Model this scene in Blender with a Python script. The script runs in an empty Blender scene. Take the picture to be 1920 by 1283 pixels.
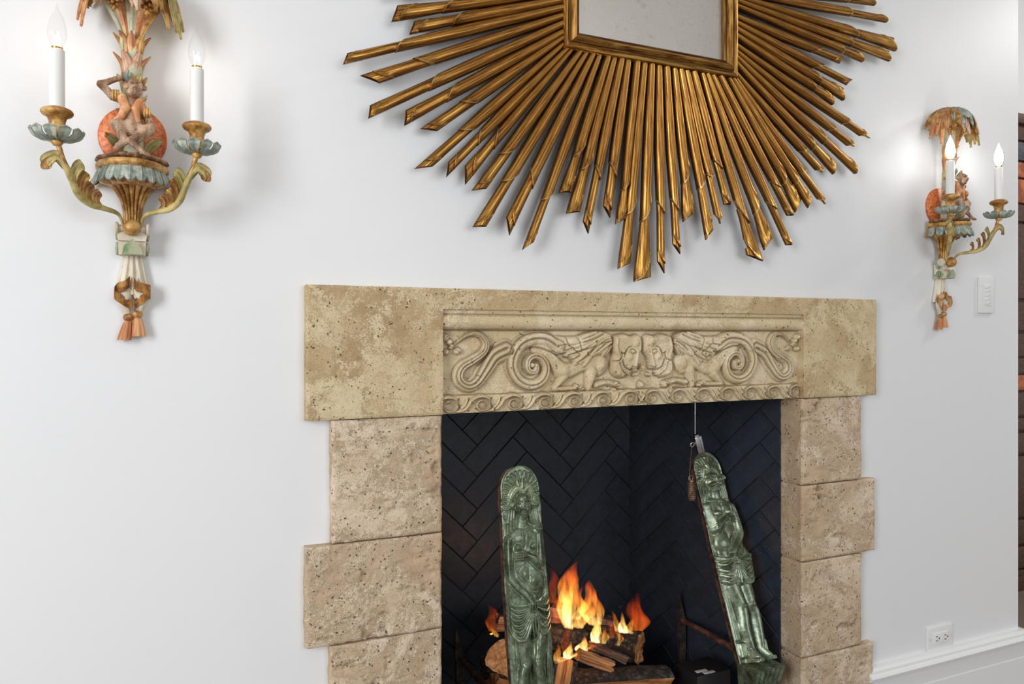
import bpy, bmesh, math, random
import numpy as np
from mathutils import Vector, Matrix

random.seed(7)
RNG = np.random.default_rng(7)
scene = bpy.context.scene
COL = scene.collection

# ------------------------------------------------------------------ camera
CAM_Y, CAM_Z = -1.607, 1.20
YAW = math.radians(24.07)
FPX, HORIZON = 1400.0, 628.0
cam_d = bpy.data.cameras.new('camera')
cam_d.sensor_width = 36.0
cam_d.lens = 36.0 * FPX / 1920.0
cam_d.shift_y = -(641.5 - HORIZON) / 1920.0
cam_d.clip_start = 0.02
cam = bpy.data.objects.new('camera', cam_d)
COL.objects.link(cam)
cam.location = (0, CAM_Y, CAM_Z)
cam.rotation_euler = (math.pi / 2, 0, -YAW)
scene.camera = cam

# ------------------------------------------------------------------ world, lights, exposure
world = bpy.data.worlds.new('world')
scene.world = world
world.use_nodes = True
bg = world.node_tree.nodes['Background']
bg.inputs[0].default_value = (0.90, 0.95, 1.0, 1)
bg.inputs[1].default_value = 0.40


def area(name, loc, target, sx, sy, power, color=(1, 1, 1)):
    l = bpy.data.lights.new(name, 'AREA')
    l.shape = 'RECTANGLE'
    l.size, l.size_y, l.energy, l.color = sx, sy, power, color
    o = bpy.data.objects.new(name, l)
    COL.objects.link(o)
    o.location = loc
    o.rotation_euler = (Vector(target) - Vector(loc)).to_track_quat('-Z', 'Y').to_euler()
    return o


# daylight through a tall window on the left, plus an added wide fill light behind the viewer
area('window_daylight_left', (-2.6, -2.5, 1.75), (0.8, 0.0, 1.1), 1.1, 1.9, 99, (0.93, 0.965, 1.0))
area('window_daylight_behind', (1.6, -5.2, 1.9), (1.6, 0.0, 1.2), 3.2, 2.0, 76, (0.94, 0.97, 1.0))
# added fill light past the wall's end, brightens the alcove and right wall
area('side_room_ceiling_light', (4.4, -0.9, 2.95), (4.2, 0.2, 0.6), 0.5, 0.5, 32, (1.0, 0.97, 0.93))

vs = scene.view_settings
vs.view_transform = 'Standard'
vs.look = 'None'
vs.gamma = 1.0
vs.exposure = -0.05
vs.use_curve_mapping = False
scene.cycles.max_bounces = 8
scene.cycles.transparent_max_bounces = 12
scene.cycles.caustics_reflective = False
scene.cycles.caustics_refractive = False
scene.cycles.sample_clamp_indirect = 4.0
scene.cycles.use_denoising = True


# ------------------------------------------------------------------ helpers: space
def P(px, py, y):
    """point on the plane Y=y (metres behind the wall face) seen at photo pixel px, py"""
    u, v = (px - 960.0) / FPX, (HORIZON - py) / FPX
    dx = math.sin(YAW) + u * math.cos(YAW)
    dy = math.cos(YAW) - u * math.sin(YAW)
    t = (y - CAM_Y) / dy
    return Vector((dx * t, y, CAM_Z + v * t))


# ------------------------------------------------------------------ helpers: objects
def tag(o, label=None, cat=None, group=None, kind=None):
    if label: o['label'] = label
    if cat: o['category'] = cat
    if group: o['group'] = group
    if kind: o['kind'] = kind
    return o


def empty(name, loc=(0, 0, 0), parent=None):
    o = bpy.data.objects.new(name, None)
    COL.objects.link(o)
    o.location = loc
    o.empty_display_size = 0.05
    if parent: o.parent = parent
    return o


def link_mesh(name, me, mat=None, parent=None):
    o = bpy.data.objects.new(name, me)
    COL.objects.link(o)
    if mat is not None and not me.materials:
        me.materials.append(mat)
    if parent is not None:
        o.parent = parent
    return o


def mesh(name, verts, faces, mat=None, parent=None, smooth=True, angle=40, attr=None):
    me = bpy.data.meshes.new(name)
    me.from_pydata([tuple(map(float, v)) for v in verts], [], [tuple(map(int, f)) for f in faces])
    me.validate()
    if smooth:
        me.polygons.foreach_set('use_smooth', [True] * len(me.polygons))
        if angle: me.set_sharp_from_angle(angle=math.radians(angle))
    if attr is not None:
        a = me.attributes.new('carve', 'FLOAT', 'POINT')
        a.data.foreach_set('value', np.asarray(attr, dtype=np.float32))
    me.update()
    return link_mesh(name, me, mat, parent)


class MB:
    """collects primitives into one mesh"""
    def __init__(self):
        self.v, self.f, self.c = [], [], {}

    def add(self, vs, fs, c=None):
        n = len(self.v)
        if c is not None:
            for i, x in enumerate(c): self.c[n + i] = x
        self.v += [tuple(map(float, p)) for p in vs]
        self.f += [tuple(i + n for i in f) for f in fs]
        return self

    def box(self, x0, x1, y0, y1, z0, z1, b=0.0):
        if b <= 0:
            vs = [(x, y, z) for z in (z0, z1) for y in (y0, y1) for x in (x0, x1)]
            return self.add(vs, [(0, 2, 3, 1), (4, 5, 7, 6), (0, 1, 5, 4), (2, 6, 7, 3), (0, 4, 6, 2), (1, 3, 7, 5)])
        bm = bmesh.new()
        bmesh.ops.create_cube(bm, size=1)
        for v in bm.verts:
            v.co = ((x0 + x1) / 2 + v.co.x * (x1 - x0), (y0 + y1) / 2 + v.co.y * (y1 - y0), (z0 + z1) / 2 + v.co.z * (z1 - z0))
        bmesh.ops.bevel(bm, geom=bm.edges[:], offset=b, segments=2, affect='EDGES', profile=0.6)
        return self.bm(bm)

    def bm(self, bm, M=None):
        bm.verts.ensure_lookup_table()
        bm.verts.index_update()
        vs = [(M @ v.co if M else v.co) for v in bm.verts]
        fs = [[v.index for v in f.verts] for f in bm.faces]
        bm.free()
        return self.add(vs, fs)

    def ball(self, c, r, seg=14, rings=9, s=(1, 1, 1), M=None):
        vs, fs = [], []
        for i in range(1, rings):
            th = math.pi * i / rings
            for j in range(seg):
                ph = 2 * math.pi * j / seg
                vs.append(Vector((r * s[0] * math.sin(th) * math.cos(ph), r * s[1] * math.sin(th) * math.sin(ph), r * s[2] * math.cos(th))))
        top, bot = len(vs), len(vs) + 1
        vs += [Vector((0, 0, r * s[2])), Vector((0, 0, -r * s[2]))]
        for i in range(rings - 2):
            for j in range(seg):
                a, b = i * seg + j, i * seg + (j + 1) % seg
                fs.append((a, a + seg, b + seg, b))
        for j in range(seg):
            fs.append((top, j, (j + 1) % seg))
            k = (rings - 2) * seg
            fs.append((bot, k + (j + 1) % seg, k + j))
        if M: vs = [M @ v for v in vs]
        return self.add([v + Vector(c) for v in vs], fs)

    def lathe(self, prof, seg=32, c=(0, 0, 0), M=None, rad=None, cap=True):
        """prof: (r, z) pairs bottom to top; rad(phi, i) multiplies the radius"""
        vs, fs = [], []
        n = len(prof)
        for i, (r, z) in enumerate(prof):
            for j in range(seg):
                ph = 2 * math.pi * j / seg
                k = rad(ph, i / (n - 1)) if rad else 1.0
                vs.append(Vector((r * k * math.cos(ph), r * k * math.sin(ph), z)))
        for i in range(n - 1):
            for j in range(seg):
                a, b = i * seg + j, i * seg + (j + 1) % seg
                fs.append((a, b, b + seg, a + seg))
        if cap:
            fs.append(tuple(range(seg))[::-1])
            fs.append(tuple((n - 1) * seg + j for j in range(seg)))
        if M: vs = [M @ v for v in vs]
        return self.add([v + Vector(c) for v in vs], fs)

    def tube(self, pts, r, seg=10, flat=1.0, up=None, cap=True):
        pts = [Vector(p) for p in pts]
        n = len(pts)
        rs = list(r) if hasattr(r, '__len__') else [r] * n
        vs, fs = [], []
        last = None
        for i, p in enumerate(pts):
            t = (pts[min(i + 1, n - 1)] - pts[max(i - 1, 0)]).normalized()
            if last is None:
                ref = Vector(up) if up else (Vector((0, 0, 1)) if abs(t.z) < 0.9 else Vector((1, 0, 0)))
                a = (ref - t * ref.dot(t)).normalized()
            else:
                a = (last - t * last.dot(t)).normalized()
            last = a
            b = t.cross(a)
            for j in range(seg):
                ph = 2 * math.pi * j / seg
                vs.append(p + a * rs[i] * math.cos(ph) + b * rs[i] * flat * math.sin(ph))
        for i in range(n - 1):
            for j in range(seg):
                q, w = i * seg + j, i * seg + (j + 1) % seg
                fs.append((q, w, w + seg, q + seg))
        if cap:
            fs.append(tuple(range(seg))[::-1])
            fs.append(tuple((n - 1) * seg + j for j in range(seg)))
        return self.add(vs, fs)

    def build(self, name, mat, parent=None, smooth=True, angle=40):
        at = [self.c.get(i, 0.0) for i in range(len(self.v))] if self.c else None
        return mesh(name, self.v, self.f, mat, parent, smooth, angle, at)


def catmull(pts, n=8):
    pts = [np.array(p, float) for p in pts]
    q = [2 * pts[0] - pts[1]] + pts + [2 * pts[-1] - pts[-2]]
    out = []
    for i in range(1, len(q) - 2):
        for k in range(n):
            t = k / n
            a, b, c, d = q[i - 1], q[i], q[i + 1], q[i + 2]
            out.append(0.5 * (2 * b + (c - a) * t + (2 * a - 5 * b + 4 * c - d) * t * t + (3 * b - a - 3 * c + d) * t ** 3))
    out.append(pts[-1])
    return out


# ------------------------------------------------------------------ helpers: noise
_T = np.random.default_rng(11).random(65536).astype(np.float32)


def vnoise(x, y, z=0.0, seed=0):
    x, y, z = np.broadcast_arrays(np.asarray(x, float), np.asarray(y, float), np.asarray(z, float))
    xi, yi, zi = np.floor(x).astype(np.int64), np.floor(y).astype(np.int64), np.floor(z).astype(np.int64)
    fx, fy, fz = x - xi, y - yi, z - zi
    fx, fy, fz = (f * f * (3 - 2 * f) for f in (fx, fy, fz))

    def h(a, b, c):
        return _T[((a * 73856093) ^ (b * 19349663) ^ (c * 83492791) ^ (seed * 7919)) & 65535]
    r = 0
    for dx in (0, 1):
        for dy in (0, 1):
            for dz in (0, 1):
                w = (fx if dx else 1 - fx) * (fy if dy else 1 - fy) * (fz if dz else 1 - fz)
                r = r + w * h(xi + dx, yi + dy, zi + dz)
    return r - 0.5


def fbm(x, y, z=0.0, seed=0, o=4):
    r, a, f = 0, 1.0, 1.0
    for i in range(o):
        r = r + a * vnoise(np.asarray(x) * f, np.asarray(y) * f, np.asarray(z) * f, seed + i * 17)
        a *= 0.5
        f *= 2.03
    return r


# ------------------------------------------------------------------ helpers: height fields (front faces carved towards -Y)
def hf_object(name, x, z, H, cells, back, mat, parent=None, carve=None, smooth_angle=60, warp=None):
    """x (nx), z (nz) grid lines, H (nz, nx) how far the surface stands out to -Y, cells mask (nz-1, nx-1);
    open borders are closed with walls running back to Y=-back (back=None leaves them open)"""
    nz, nx = H.shape
    XX, ZZ = np.meshgrid(x, z)
    if warp is not None:
        XX, ZZ = XX + warp[0], ZZ + warp[1]
    co = np.stack([XX, -H, ZZ], -1).reshape(-1, 3)
    idx = np.arange(nz * nx).reshape(nz, nx)
    a, b, c, d = idx[:-1, :-1], idx[:-1, 1:], idx[1:, 1:], idx[1:, :-1]
    faces = np.stack([a, b, c, d], -1)[cells]
    verts, extra = [co], []
    cv = [np.zeros(len(co)) if carve is None else carve.reshape(-1)]
    if back is not None:
        pad = np.pad(cells, 1)
        E = []
        for (A, B, nb) in ((a, b, pad[:-2, 1:-1]), (b, c, pad[1:-1, 2:]), (c, d, pad[2:, 1:-1]), (d, a, pad[1:-1, :-2])):
            m = cells & ~nb
            E.append(np.stack([A[m], B[m]], -1))
        E = np.concatenate(E)
        if len(E):
            u, inv = np.unique(E, return_inverse=True)
            inv = inv.reshape(E.shape)
            # walls own both their edges, so that the rim stays crisp
            top = co[u].copy()
            bot = co[u].copy()
            bot[:, 1] = -back
            n0 = len(co)
            verts += [top, bot]
            cv += [np.zeros(len(u)), np.zeros(len(u))]
            k = len(u)
            extra = np.stack([n0 + inv[:, 1], n0 + inv[:, 0], n0 + k + inv[:, 0], n0 + k + inv[:, 1]], -1)
    verts = np.concatenate(verts)
    cv = np.concatenate(cv)
    allf = faces if len(extra) == 0 else np.concatenate([faces, extra])
    used = np.unique(allf)
    remap = np.full(len(verts), -1)
    remap[used] = np.arange(len(used))
    allf = remap[allf]
    verts, cv = verts[used], cv[used]
    me = bpy.data.meshes.new(name)
    me.vertices.add(len(verts))
    me.vertices.foreach_set('co', verts.astype(np.float32).ravel())
    me.loops.add(allf.size)
    me.loops.foreach_set('vertex_index', allf.astype(np.int32).ravel())
    me.polygons.add(len(allf))
    me.polygons.foreach_set('loop_start', np.arange(0, allf.size, 4, dtype=np.int32))
    me.polygons.foreach_set('use_smooth', np.ones(len(allf), dtype=bool))
    at = me.attributes.new('carve', 'FLOAT', 'POINT')
    at.data.foreach_set('value', cv.astype(np.float32))
    me.update(calc_edges=True)
    me.validate()
    return link_mesh(name, me, mat, parent)


class Relief:
    """a height field drawn with strokes, blobs and grooves"""
    def __init__(self, x0, x1, z0, z1, step):
        self.x = np.linspace(x0, x1, max(2, int(round((x1 - x0) / step)) + 1))
        self.z = np.linspace(z0, z1, max(2, int(round((z1 - z0) / step)) + 1))
        self.X, self.Z = np.meshgrid(self.x, self.z)
        self.H = np.zeros_like(self.X)
        self.L = np.zeros(self.X.shape, int)
        self.C = np.zeros_like(self.X)

    def box(self, pts, r):
        pts = np.asarray(pts, float)
        i0, i1 = np.searchsorted(self.x, [pts[:, 0].min() - r, pts[:, 0].max() + r])
        j0, j1 = np.searchsorted(self.z, [pts[:, 1].min() - r, pts[:, 1].max() + r])
        return slice(j0, j1), slice(i0, i1)

    def dist(self, pts, sl):
        X, Z = self.X[sl], self.Z[sl]
        pts = np.asarray(pts, float)
        seg = np.hypot(*(pts[1:] - pts[:-1]).T)
        tot = max(seg.sum(), 1e-9)
        best = np.full(X.shape, 1e9)
        S = np.zeros(X.shape)
        side = np.zeros(X.shape)
        acc = 0.0
        for (a, b, l) in zip(pts[:-1], pts[1:], seg):
            d = b - a
            t = np.clip(((X - a[0]) * d[0] + (Z - a[1]) * d[1]) / max(l * l, 1e-12), 0, 1)
            ex, ez = X - a[0] - t * d[0], Z - a[1] - t * d[1]
            D = np.hypot(ex, ez)
            m = D < best
            best[m] = D[m]
            S[m] = ((acc + t * l) / tot)[m]
            side[m] = np.sign(d[0] * ez - d[1] * ex)[m]
            acc += l
        return best, S, side

    def put(self, sl, h, ok, label=None, k=0.0):
        H = self.H[sl]
        hh = np.where(ok, h, -1.0)
        if k > 0:
            t = np.clip(0.5 + 0.5 * (hh - H) / k, 0, 1)
            new = H * (1 - t) + hh * t + k * t * (1 - t)
            new = np.where(hh < -0.5, H, np.maximum(new, H))
        else:
            new = np.maximum(H, hh)
        if label is not None:
            self.L[sl][hh > H] = label
        self.H[sl] = new

    def stroke(self, pts, r, h, label=None, k=0.0, smooth=6, p=2.0, q=0.5, h0=0.0, lines=(), ldep=0.0015, lw=0.16):
        """tube like ridge; r and h are numbers or lists along the path"""
        if smooth and len(pts) > 2: pts = catmull(pts, smooth)
        rr = np.atleast_1d(np.asarray(r, float))
        ha = np.atleast_1d(np.asarray(h, float))
        sl = self.box(pts, rr.max())
        d, s, side = self.dist(pts, sl)
        R = np.interp(s, np.linspace(0, 1, len(rr)), rr)
        Hh = np.interp(s, np.linspace(0, 1, len(ha)), ha)
        t = np.clip(d / R, 0, 1)
        f = (1 - t ** p) ** q
        hh = h0 + (Hh - h0) * f
        for ln in lines:
            g = np.exp(-((side * t - ln) / lw) ** 2)
            hh = hh - ldep * g
            c = self.C[sl]
            np.maximum(c, np.where((d < R) & (hh > self.H[sl]), g, 0), out=c)
        self.put(sl, hh, d < R, label, k)

    def groove(self, pts, r, dep, smooth=6, only=None, c=1.0):
        if smooth and len(pts) > 2: pts = catmull(pts, smooth)
        sl = self.box(pts, r * 2)
        d, s, _ = self.dist(pts, sl)
        g = np.exp(-(d / r) ** 2) * np.clip(np.minimum(s, 1 - s) * 12 + 0.25, 0, 1)
        if only is not None: g = g * (self.L[sl] == only)
        self.H[sl] -= dep * g
        cc = self.C[sl]
        np.maximum(cc, g * c, out=cc)

    def blob(self, c, rx, rz, h, ang=0.0, label=None, k=0.0, p=2.0, q=0.5, h0=0.0):
        R = max(rx, rz)
        sl = self.box([c, c], R)
        X, Z = self.X[sl] - c[0], self.Z[sl] - c[1]
        ca, sa = math.cos(ang), math.sin(ang)
        u, v = (X * ca + Z * sa) / rx, (-X * sa + Z * ca) / rz
        t = np.clip(np.hypot(u, v), 0, 1)
        self.put(sl, h0 + (h - h0) * (1 - t ** p) ** q, t < 1, label, k)

    def poly(self, pts, h, edge, label=None, k=0.0, smooth=4):
        """raised plateau with rounded edge"""
        pts = catmull(list(pts) + [pts[0]], smooth) if smooth else list(pts) + [pts[0]]
        sl = self.box(pts, edge)
        d, _, _ = self.dist(pts, sl)
        X, Z = self.X[sl], self.Z[sl]
        ins = np.zeros(X.shape, bool)
        for a, b in zip(pts[:-1], pts[1:]):
            c = ((a[1] > Z) != (b[1] > Z))
            with np.errstate(divide='ignore', invalid='ignore'):
                xi = (b[0] - a[0]) * (Z - a[1]) / (b[1] - a[1] + 1e-15) + a[0]
            ins ^= c & (X < xi)
        t = np.clip(1 - d / edge, 0, 1)
        self.put(sl, h * np.sqrt(np.clip(1 - t * t, 0, 1)), ins, label, k)


# ------------------------------------------------------------------ helpers: signed distance bodies (one continuous skin)
def surface_nets(F, org, h):
    S = F < 0
    n = np.array(F.shape) - 1
    acc = np.zeros((*n, 3))
    cnt = np.zeros(n)
    quads = []
    cid = np.arange(n.prod()).reshape(n)
    for ax in range(3):
        F0 = np.moveaxis(F, ax, 0)
        S0 = np.moveaxis(S, ax, 0)
        cr = S0[:-1] != S0[1:]
        I = np.argwhere(cr)
        f0, f1 = F0[:-1][cr], F0[1:][cr]
        t = f0 / (f0 - f1)
        o1, o2 = [a for a in range(3) if a != ax]
        full = np.zeros((len(I), 3))
        full[:, ax] = I[:, 0] + t
        full[:, o1], full[:, o2] = I[:, 1], I[:, 2]
        base = np.zeros((len(I), 3), int)
        base[:, ax] = I[:, 0]
        base[:, o1], base[:, o2] = I[:, 1], I[:, 2]
        ring = []
        for (da, db) in ((-1, -1), (0, -1), (0, 0), (-1, 0)):
            c = base.copy()
            c[:, o1] += da
            c[:, o2] += db
            ok = ((c >= 0) & (c < n)).all(1)
            np.add.at(acc, tuple(c[ok].T), full[ok])
            np.add.at(cnt, tuple(c[ok].T), 1)
            cc = np.clip(c, 0, n - 1)
            ring.append(np.where(ok, cid[tuple(cc.T)], -1))
        q = np.stack(ring, -1)
        good = (q >= 0).all(1)
        flip = S0[:-1][cr] ^ (ax == 1)
        q = np.where(flip[:, None], q, q[:, ::-1])
        quads.append(q[good])
    quads = np.concatenate(quads)
    used = np.unique(quads)
    rm = np.full(n.prod(), -1)
    rm[used] = np.arange(len(used))
    v = acc.reshape(-1, 3)[used] / cnt.reshape(-1)[used][:, None]
    return v * h + np.array(org), rm[quads]


def sdf_body(name, prims, step, mat, parent=None, k=0.004, noise=None):
    """prims: ('c', p0, r0, p1, r1) tapered limb, ('e', centre, radii, z_rot) ellipsoid, ('-c'/'-e') carve"""
    P0 = []
    for p in prims:
        if p[0][-1] == 'c':
            P0 += [np.array(p[1]) - p[2], np.array(p[1]) + p[2], np.array(p[3]) - p[4], np.array(p[3]) + p[4]]
        else:
            P0 += [np.array(p[1]) - max(p[2]), np.array(p[1]) + max(p[2])]
    lo, hi = np.min(P0, 0) - 2.5 * step, np.max(P0, 0) + 2.5 * step
    ax = [np.arange(lo[i], hi[i] + step, step) for i in range(3)]
    X, Y, Z = np.meshgrid(*ax, indexing='ij')
    F = np.full(X.shape, 1.0)
    for p in prims:
        if p[0][-1] == 'c':
            a, r0, b, r1 = np.array(p[1], float), p[2], np.array(p[3], float), p[4]
            d = b - a
            t = np.clip(((X - a[0]) * d[0] + (Y - a[1]) * d[1] + (Z - a[2]) * d[2]) / max(d @ d, 1e-12), 0, 1)
            D = np.sqrt((X - a[0] - t * d[0]) ** 2 + (Y - a[1] - t * d[1]) ** 2 + (Z - a[2] - t * d[2]) ** 2) - (r0 + t * (r1 - r0))
        else:
            c, r = p[1], p[2]
            x, y, z = X - c[0], Y - c[1], Z - c[2]
            if len(p) > 3:
                ca, sa = math.cos(p[3]), math.sin(p[3])
                x, z = x * ca + z * sa, -x * sa + z * ca
            q = np.sqrt((x / r[0]) ** 2 + (y / r[1]) ** 2 + (z / r[2]) ** 2)
            D = (q - 1) * min(r)
        kk = k
        if p[0][0] == '-':
            kk = k * 0.4
            t = np.clip(0.5 - 0.5 * (F + D) / kk, 0, 1)
            F = F * (1 - t) - D * t + kk * t * (1 - t)
        else:
            t = np.clip(0.5 + 0.5 * (F - D) / kk, 0, 1)
            F = F * (1 - t) + D * t - kk * t * (1 - t)
    if noise is not None:
        F = F + noise(X, Y, Z)
    v, f = surface_nets(F, lo, step)
    return mesh(name, v, f, mat, parent, True, None)


# ------------------------------------------------------------------ materials
class NT:
    def __init__(self, name):
        self.m = bpy.data.materials.new(name)
        self.m.use_nodes = True
        self.t = self.m.node_tree
        self.b = self.t.nodes['Principled BSDF']
        self.out = self.t.nodes['Material Output']

    def n(self, typ, **kw):
        nd = self.t.nodes.new(typ)
        for k, v in kw.items():
            setattr(nd, k, v)
        return nd

    def l(self, a, b):
        self.t.links.new(a, b)

    def coord(self, which='Object', scale=(1, 1, 1), rot=(0, 0, 0)):
        tc = self.n('ShaderNodeTexCoord')
        mp = self.n('ShaderNodeMapping')
        mp.inputs['Scale'].default_value = scale
        mp.inputs['Rotation'].default_value = rot
        self.l(tc.outputs[which], mp.inputs['Vector'])
        return mp.outputs[0]

    def noise(self, vec, scale, detail=4, rough=0.55, dist=0.0):
        nd = self.n('ShaderNodeTexNoise')
        nd.inputs['Scale'].default_value = scale
        nd.inputs['Detail'].default_value = detail
        nd.inputs['Roughness'].default_value = rough
        nd.inputs['Distortion'].default_value = dist
        self.l(vec, nd.inputs['Vector'])
        return nd.outputs['Fac']

    def voro(self, vec, scale, feature='F1', out='Distance'):
        nd = self.n('ShaderNodeTexVoronoi', feature=feature)
        nd.inputs['Scale'].default_value = scale
        self.l(vec, nd.inputs['Vector'])
        return nd.outputs[out]

    def ramp(self, fac, stops, interp='LINEAR'):
        r = self.n('ShaderNodeValToRGB')
        r.color_ramp.interpolation = interp
        el = r.color_ramp.elements
        while len(el) < len(stops): el.new(0.5)
        for e, (p, c) in zip(el, stops):
            e.position = p
            e.color = (*c, 1) if len(c) == 3 else c
        self.l(fac, r.inputs[0])
        return r.outputs[0]

    def mix(self, fac, a, b, mode='MIX'):
        m = self.n('ShaderNodeMix', data_type='RGBA', blend_type=mode)
        for i, s in ((0, fac), (6, a), (7, b)):
            if hasattr(s, 'is_output'): self.l(s, m.inputs[i])
            elif isinstance(s, (int, float)): m.inputs[i].default_value = s
            else: m.inputs[i].default_value = (*s, 1)
        return m.outputs[2]

    def math(self, op, a, b=0.5, clamp=False):
        m = self.n('ShaderNodeMath', operation=op, use_clamp=clamp)
        for i, s in enumerate((a, b)):
            if hasattr(s, 'is_output'): self.l(s, m.inputs[i])
            else: m.inputs[i].default_value = s
        return m.outputs[0]

    def attr(self, name):
        a = self.n('ShaderNodeAttribute', attribute_name=name)
        return a.outputs['Fac']

    def rnd(self):
        return self.n('ShaderNodeObjectInfo').outputs['Random']

    def bump(self, h, strength=0.3, dist=0.002, prev=None):
        b = self.n('ShaderNodeBump')
        b.inputs['Strength'].default_value = strength
        b.inputs['Distance'].default_value = dist
        self.l(h, b.inputs['Height'])
        if prev is not None: self.l(prev, b.inputs['Normal'])
        return b.outputs[0]

    def set(self, color=None, rough=None, metal=None, normal=None, **kw):
        def put(key, v):
            if hasattr(v, 'is_output'): self.l(v, self.b.inputs[key])
            elif isinstance(v, (tuple, list)): self.b.inputs[key].default_value = (*v, 1) if len(v) == 3 else v
            else: self.b.inputs[key].default_value = v
        if color is not None: put('Base Color', color)
        if rough is not None: put('Roughness', rough)
        if metal is not None: put('Metallic', metal)
        if normal is not None: self.l(normal, self.b.inputs['Normal'])
        for k, v in kw.items(): put(k.replace('_', ' '), v)
        return self.m


def srgb(r, g, b):
    return tuple((c / 255 / 12.92 if c / 255 <= 0.04045 else ((c / 255 + 0.055) / 1.055) ** 2.4) for c in (r, g, b))


def mat_plain(name, color, rough=0.5, metal=0.0, nscale=30, namp=0.06, bump=0.1, **kw):
    t = NT(name)
    v = t.coord()
    f = t.noise(v, nscale, 4)
    c = t.mix(f, tuple(c * (1 - namp) for c in color), tuple(min(1, c * (1 + namp)) for c in color))
    return t.set(c, rough, metal, t.bump(f, bump, 0.001), **kw)


def mat_wall():
    t = NT('wall_paint')
    v = t.coord()
    f = t.noise(v, 1.3, 3)
    c = t.mix(f, (0.765, 0.765, 0.775), (0.795, 0.795, 0.80))
    b = t.bump(t.noise(v, 60, 3), 0.05, 0.002)
    b = t.bump(t.noise(v, 2.2, 2), 0.08, 0.01, b)
    return t.set(c, 0.42, 0.0, b, Specular_IOR_Level=0.35)


def mat_stone(name, light, mid, tan, pit=0.5, ridge=1.0, vein=0.5):
    """pitted coral limestone"""
    t = NT(name)
    v = t.coord()
    big = t.noise(v, 6.5, 7, 0.68, 0.5)
    # smooth cream skin worn away to tan, with a worm-eaten fringe between the two
    worm = t.noise(v, 170, 3, 0.6, 1.4)
    mixv = t.math('ADD', big, t.math('MULTIPLY', t.math('SUBTRACT', worm, 0.5), 0.42))
    k = t.ramp(mixv, [(0.468, (1, 1, 1)), (0.520, (0, 0, 0))])
    c = t.mix(t.math('MULTIPLY', k, 0.55 + 0.45 * vein), light, tan)
    tone = t.noise(v, 15, 4, 0.6)
    c = t.mix(t.ramp(tone, [(0.40, (0.8,) * 3), (0.62, (0, 0, 0))]), c, mid)
    fine = t.noise(v, 420, 3, 0.6)
    c = t.mix(t.ramp(fine, [(0.36, (0.55,) * 3), (0.47, (0, 0, 0))]), c, tuple(a * 0.7 for a in tan))
    # small open holes, mostly in drifts
    v3 = t.n('ShaderNodeVectorMath', operation='ADD')
    nn = t.n('ShaderNodeTexNoise')
    nn.inputs['Scale'].default_value = 70
    t.l(v, nn.inputs['Vector'])
    sc = t.n('ShaderNodeVectorMath', operation='SCALE')
    sc.inputs['Scale'].default_value = 0.016
    t.l(nn.outputs['Color'], sc.inputs[0])
    t.l(v, v3.inputs[0])
    t.l(sc.outputs[0], v3.inputs[1])
    hole = t.ramp(t.voro(v3.outputs[0], 95), [(0.10, (1, 1, 1)), (0.24, (0, 0, 0))])
    hm = t.ramp(t.noise(v, 34, 4, 0.65), [(0.56 - 0.1 * pit, (0, 0, 0)), (0.62 - 0.1 * pit, (1, 1, 1))])
    hole = t.math('MULTIPLY', hole, hm)
    c = t.mix(hole, c, tuple(a * 0.25 for a in tan))
    dirt_shade = t.attr('carve')  # dirt, with shade put into the colour of carved hollows
    c = t.mix(t.math('MULTIPLY', dirt_shade, 0.9), c, tuple(a * 0.33 for a in tan))
    n1 = t.bump(t.math('SUBTRACT', 1.0, hole), 0.9, 0.004)
    n2 = t.bump(t.math('SUBTRACT', 1.0, k), 0.35 * ridge, 0.002, n1)
    n3 = t.bump(fine, 0.25 * ridge, 0.0012, n2)
    return t.set(c, 0.72, 0.0, n3, Specular_IOR_Level=0.3)


def mat_gold(name, hi=(0.62, 0.345, 0.08), mid=(0.30, 0.125, 0.026), lo=(0.06, 0.022, 0.008), stretch=(3, 60, 60), rough=0.30, metal=0.88, warm=True):
    """rubbed gold leaf over dark bole, streaks along local X"""
    t = NT(name)
    v = t.coord('Object', stretch)
    s = t.noise(v, 2.0, 5, 0.65, 0.3)
    c = t.ramp(s, [(0.36, lo), (0.46, mid), (0.57, hi)])
    v2 = t.coord()
    sp = t.noise(v2, 420, 2, 0.6)
    c = t.mix(t.ramp(sp, [(0.28, (0.8,) * 3), (0.36, (0, 0, 0))]), c, lo)
    blotch = t.ramp(t.noise(v2, 14, 3), [(0.4, (0, 0, 0)), (0.65, (1, 1, 1))])
    c = t.mix(t.math('MULTIPLY', blotch, 0.35), c, mid)
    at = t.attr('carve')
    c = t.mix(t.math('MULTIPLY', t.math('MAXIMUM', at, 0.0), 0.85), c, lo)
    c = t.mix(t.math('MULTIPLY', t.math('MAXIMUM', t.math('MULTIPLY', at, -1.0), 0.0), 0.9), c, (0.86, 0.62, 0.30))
    r = t.ramp(s, [(0.3, (rough + 0.25,) * 3), (0.6, (rough,) * 3)])
    return t.set(c, r, metal, t.bump(s, 0.35, 0.0012))


def mat_two(name, a, b, scale=40, rough=0.5, metal=0.0, lo=0.42, hi=0.6, dark=None, bump=0.25, stretch=(1, 1, 1)):
    """two-tone rubbed paint"""
    t = NT(name)
    v = t.coord('Object', stretch)
    f = t.noise(v, scale, 5, 0.6)
    c = t.ramp(f, [(lo, a), (hi, b)])
    if dark:
        g = t.noise(v, scale * 4, 3)
        c = t.mix(t.ramp(g, [(0.27, (0.7,) * 3), (0.36, (0, 0, 0))]), c, dark)
    c = t.mix(t.math('MULTIPLY', t.attr('carve'), 0.7), c, dark or tuple(x * 0.3 for x in a))
    return t.set(c, rough, metal, t.bump(f, bump, 0.001))


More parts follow.
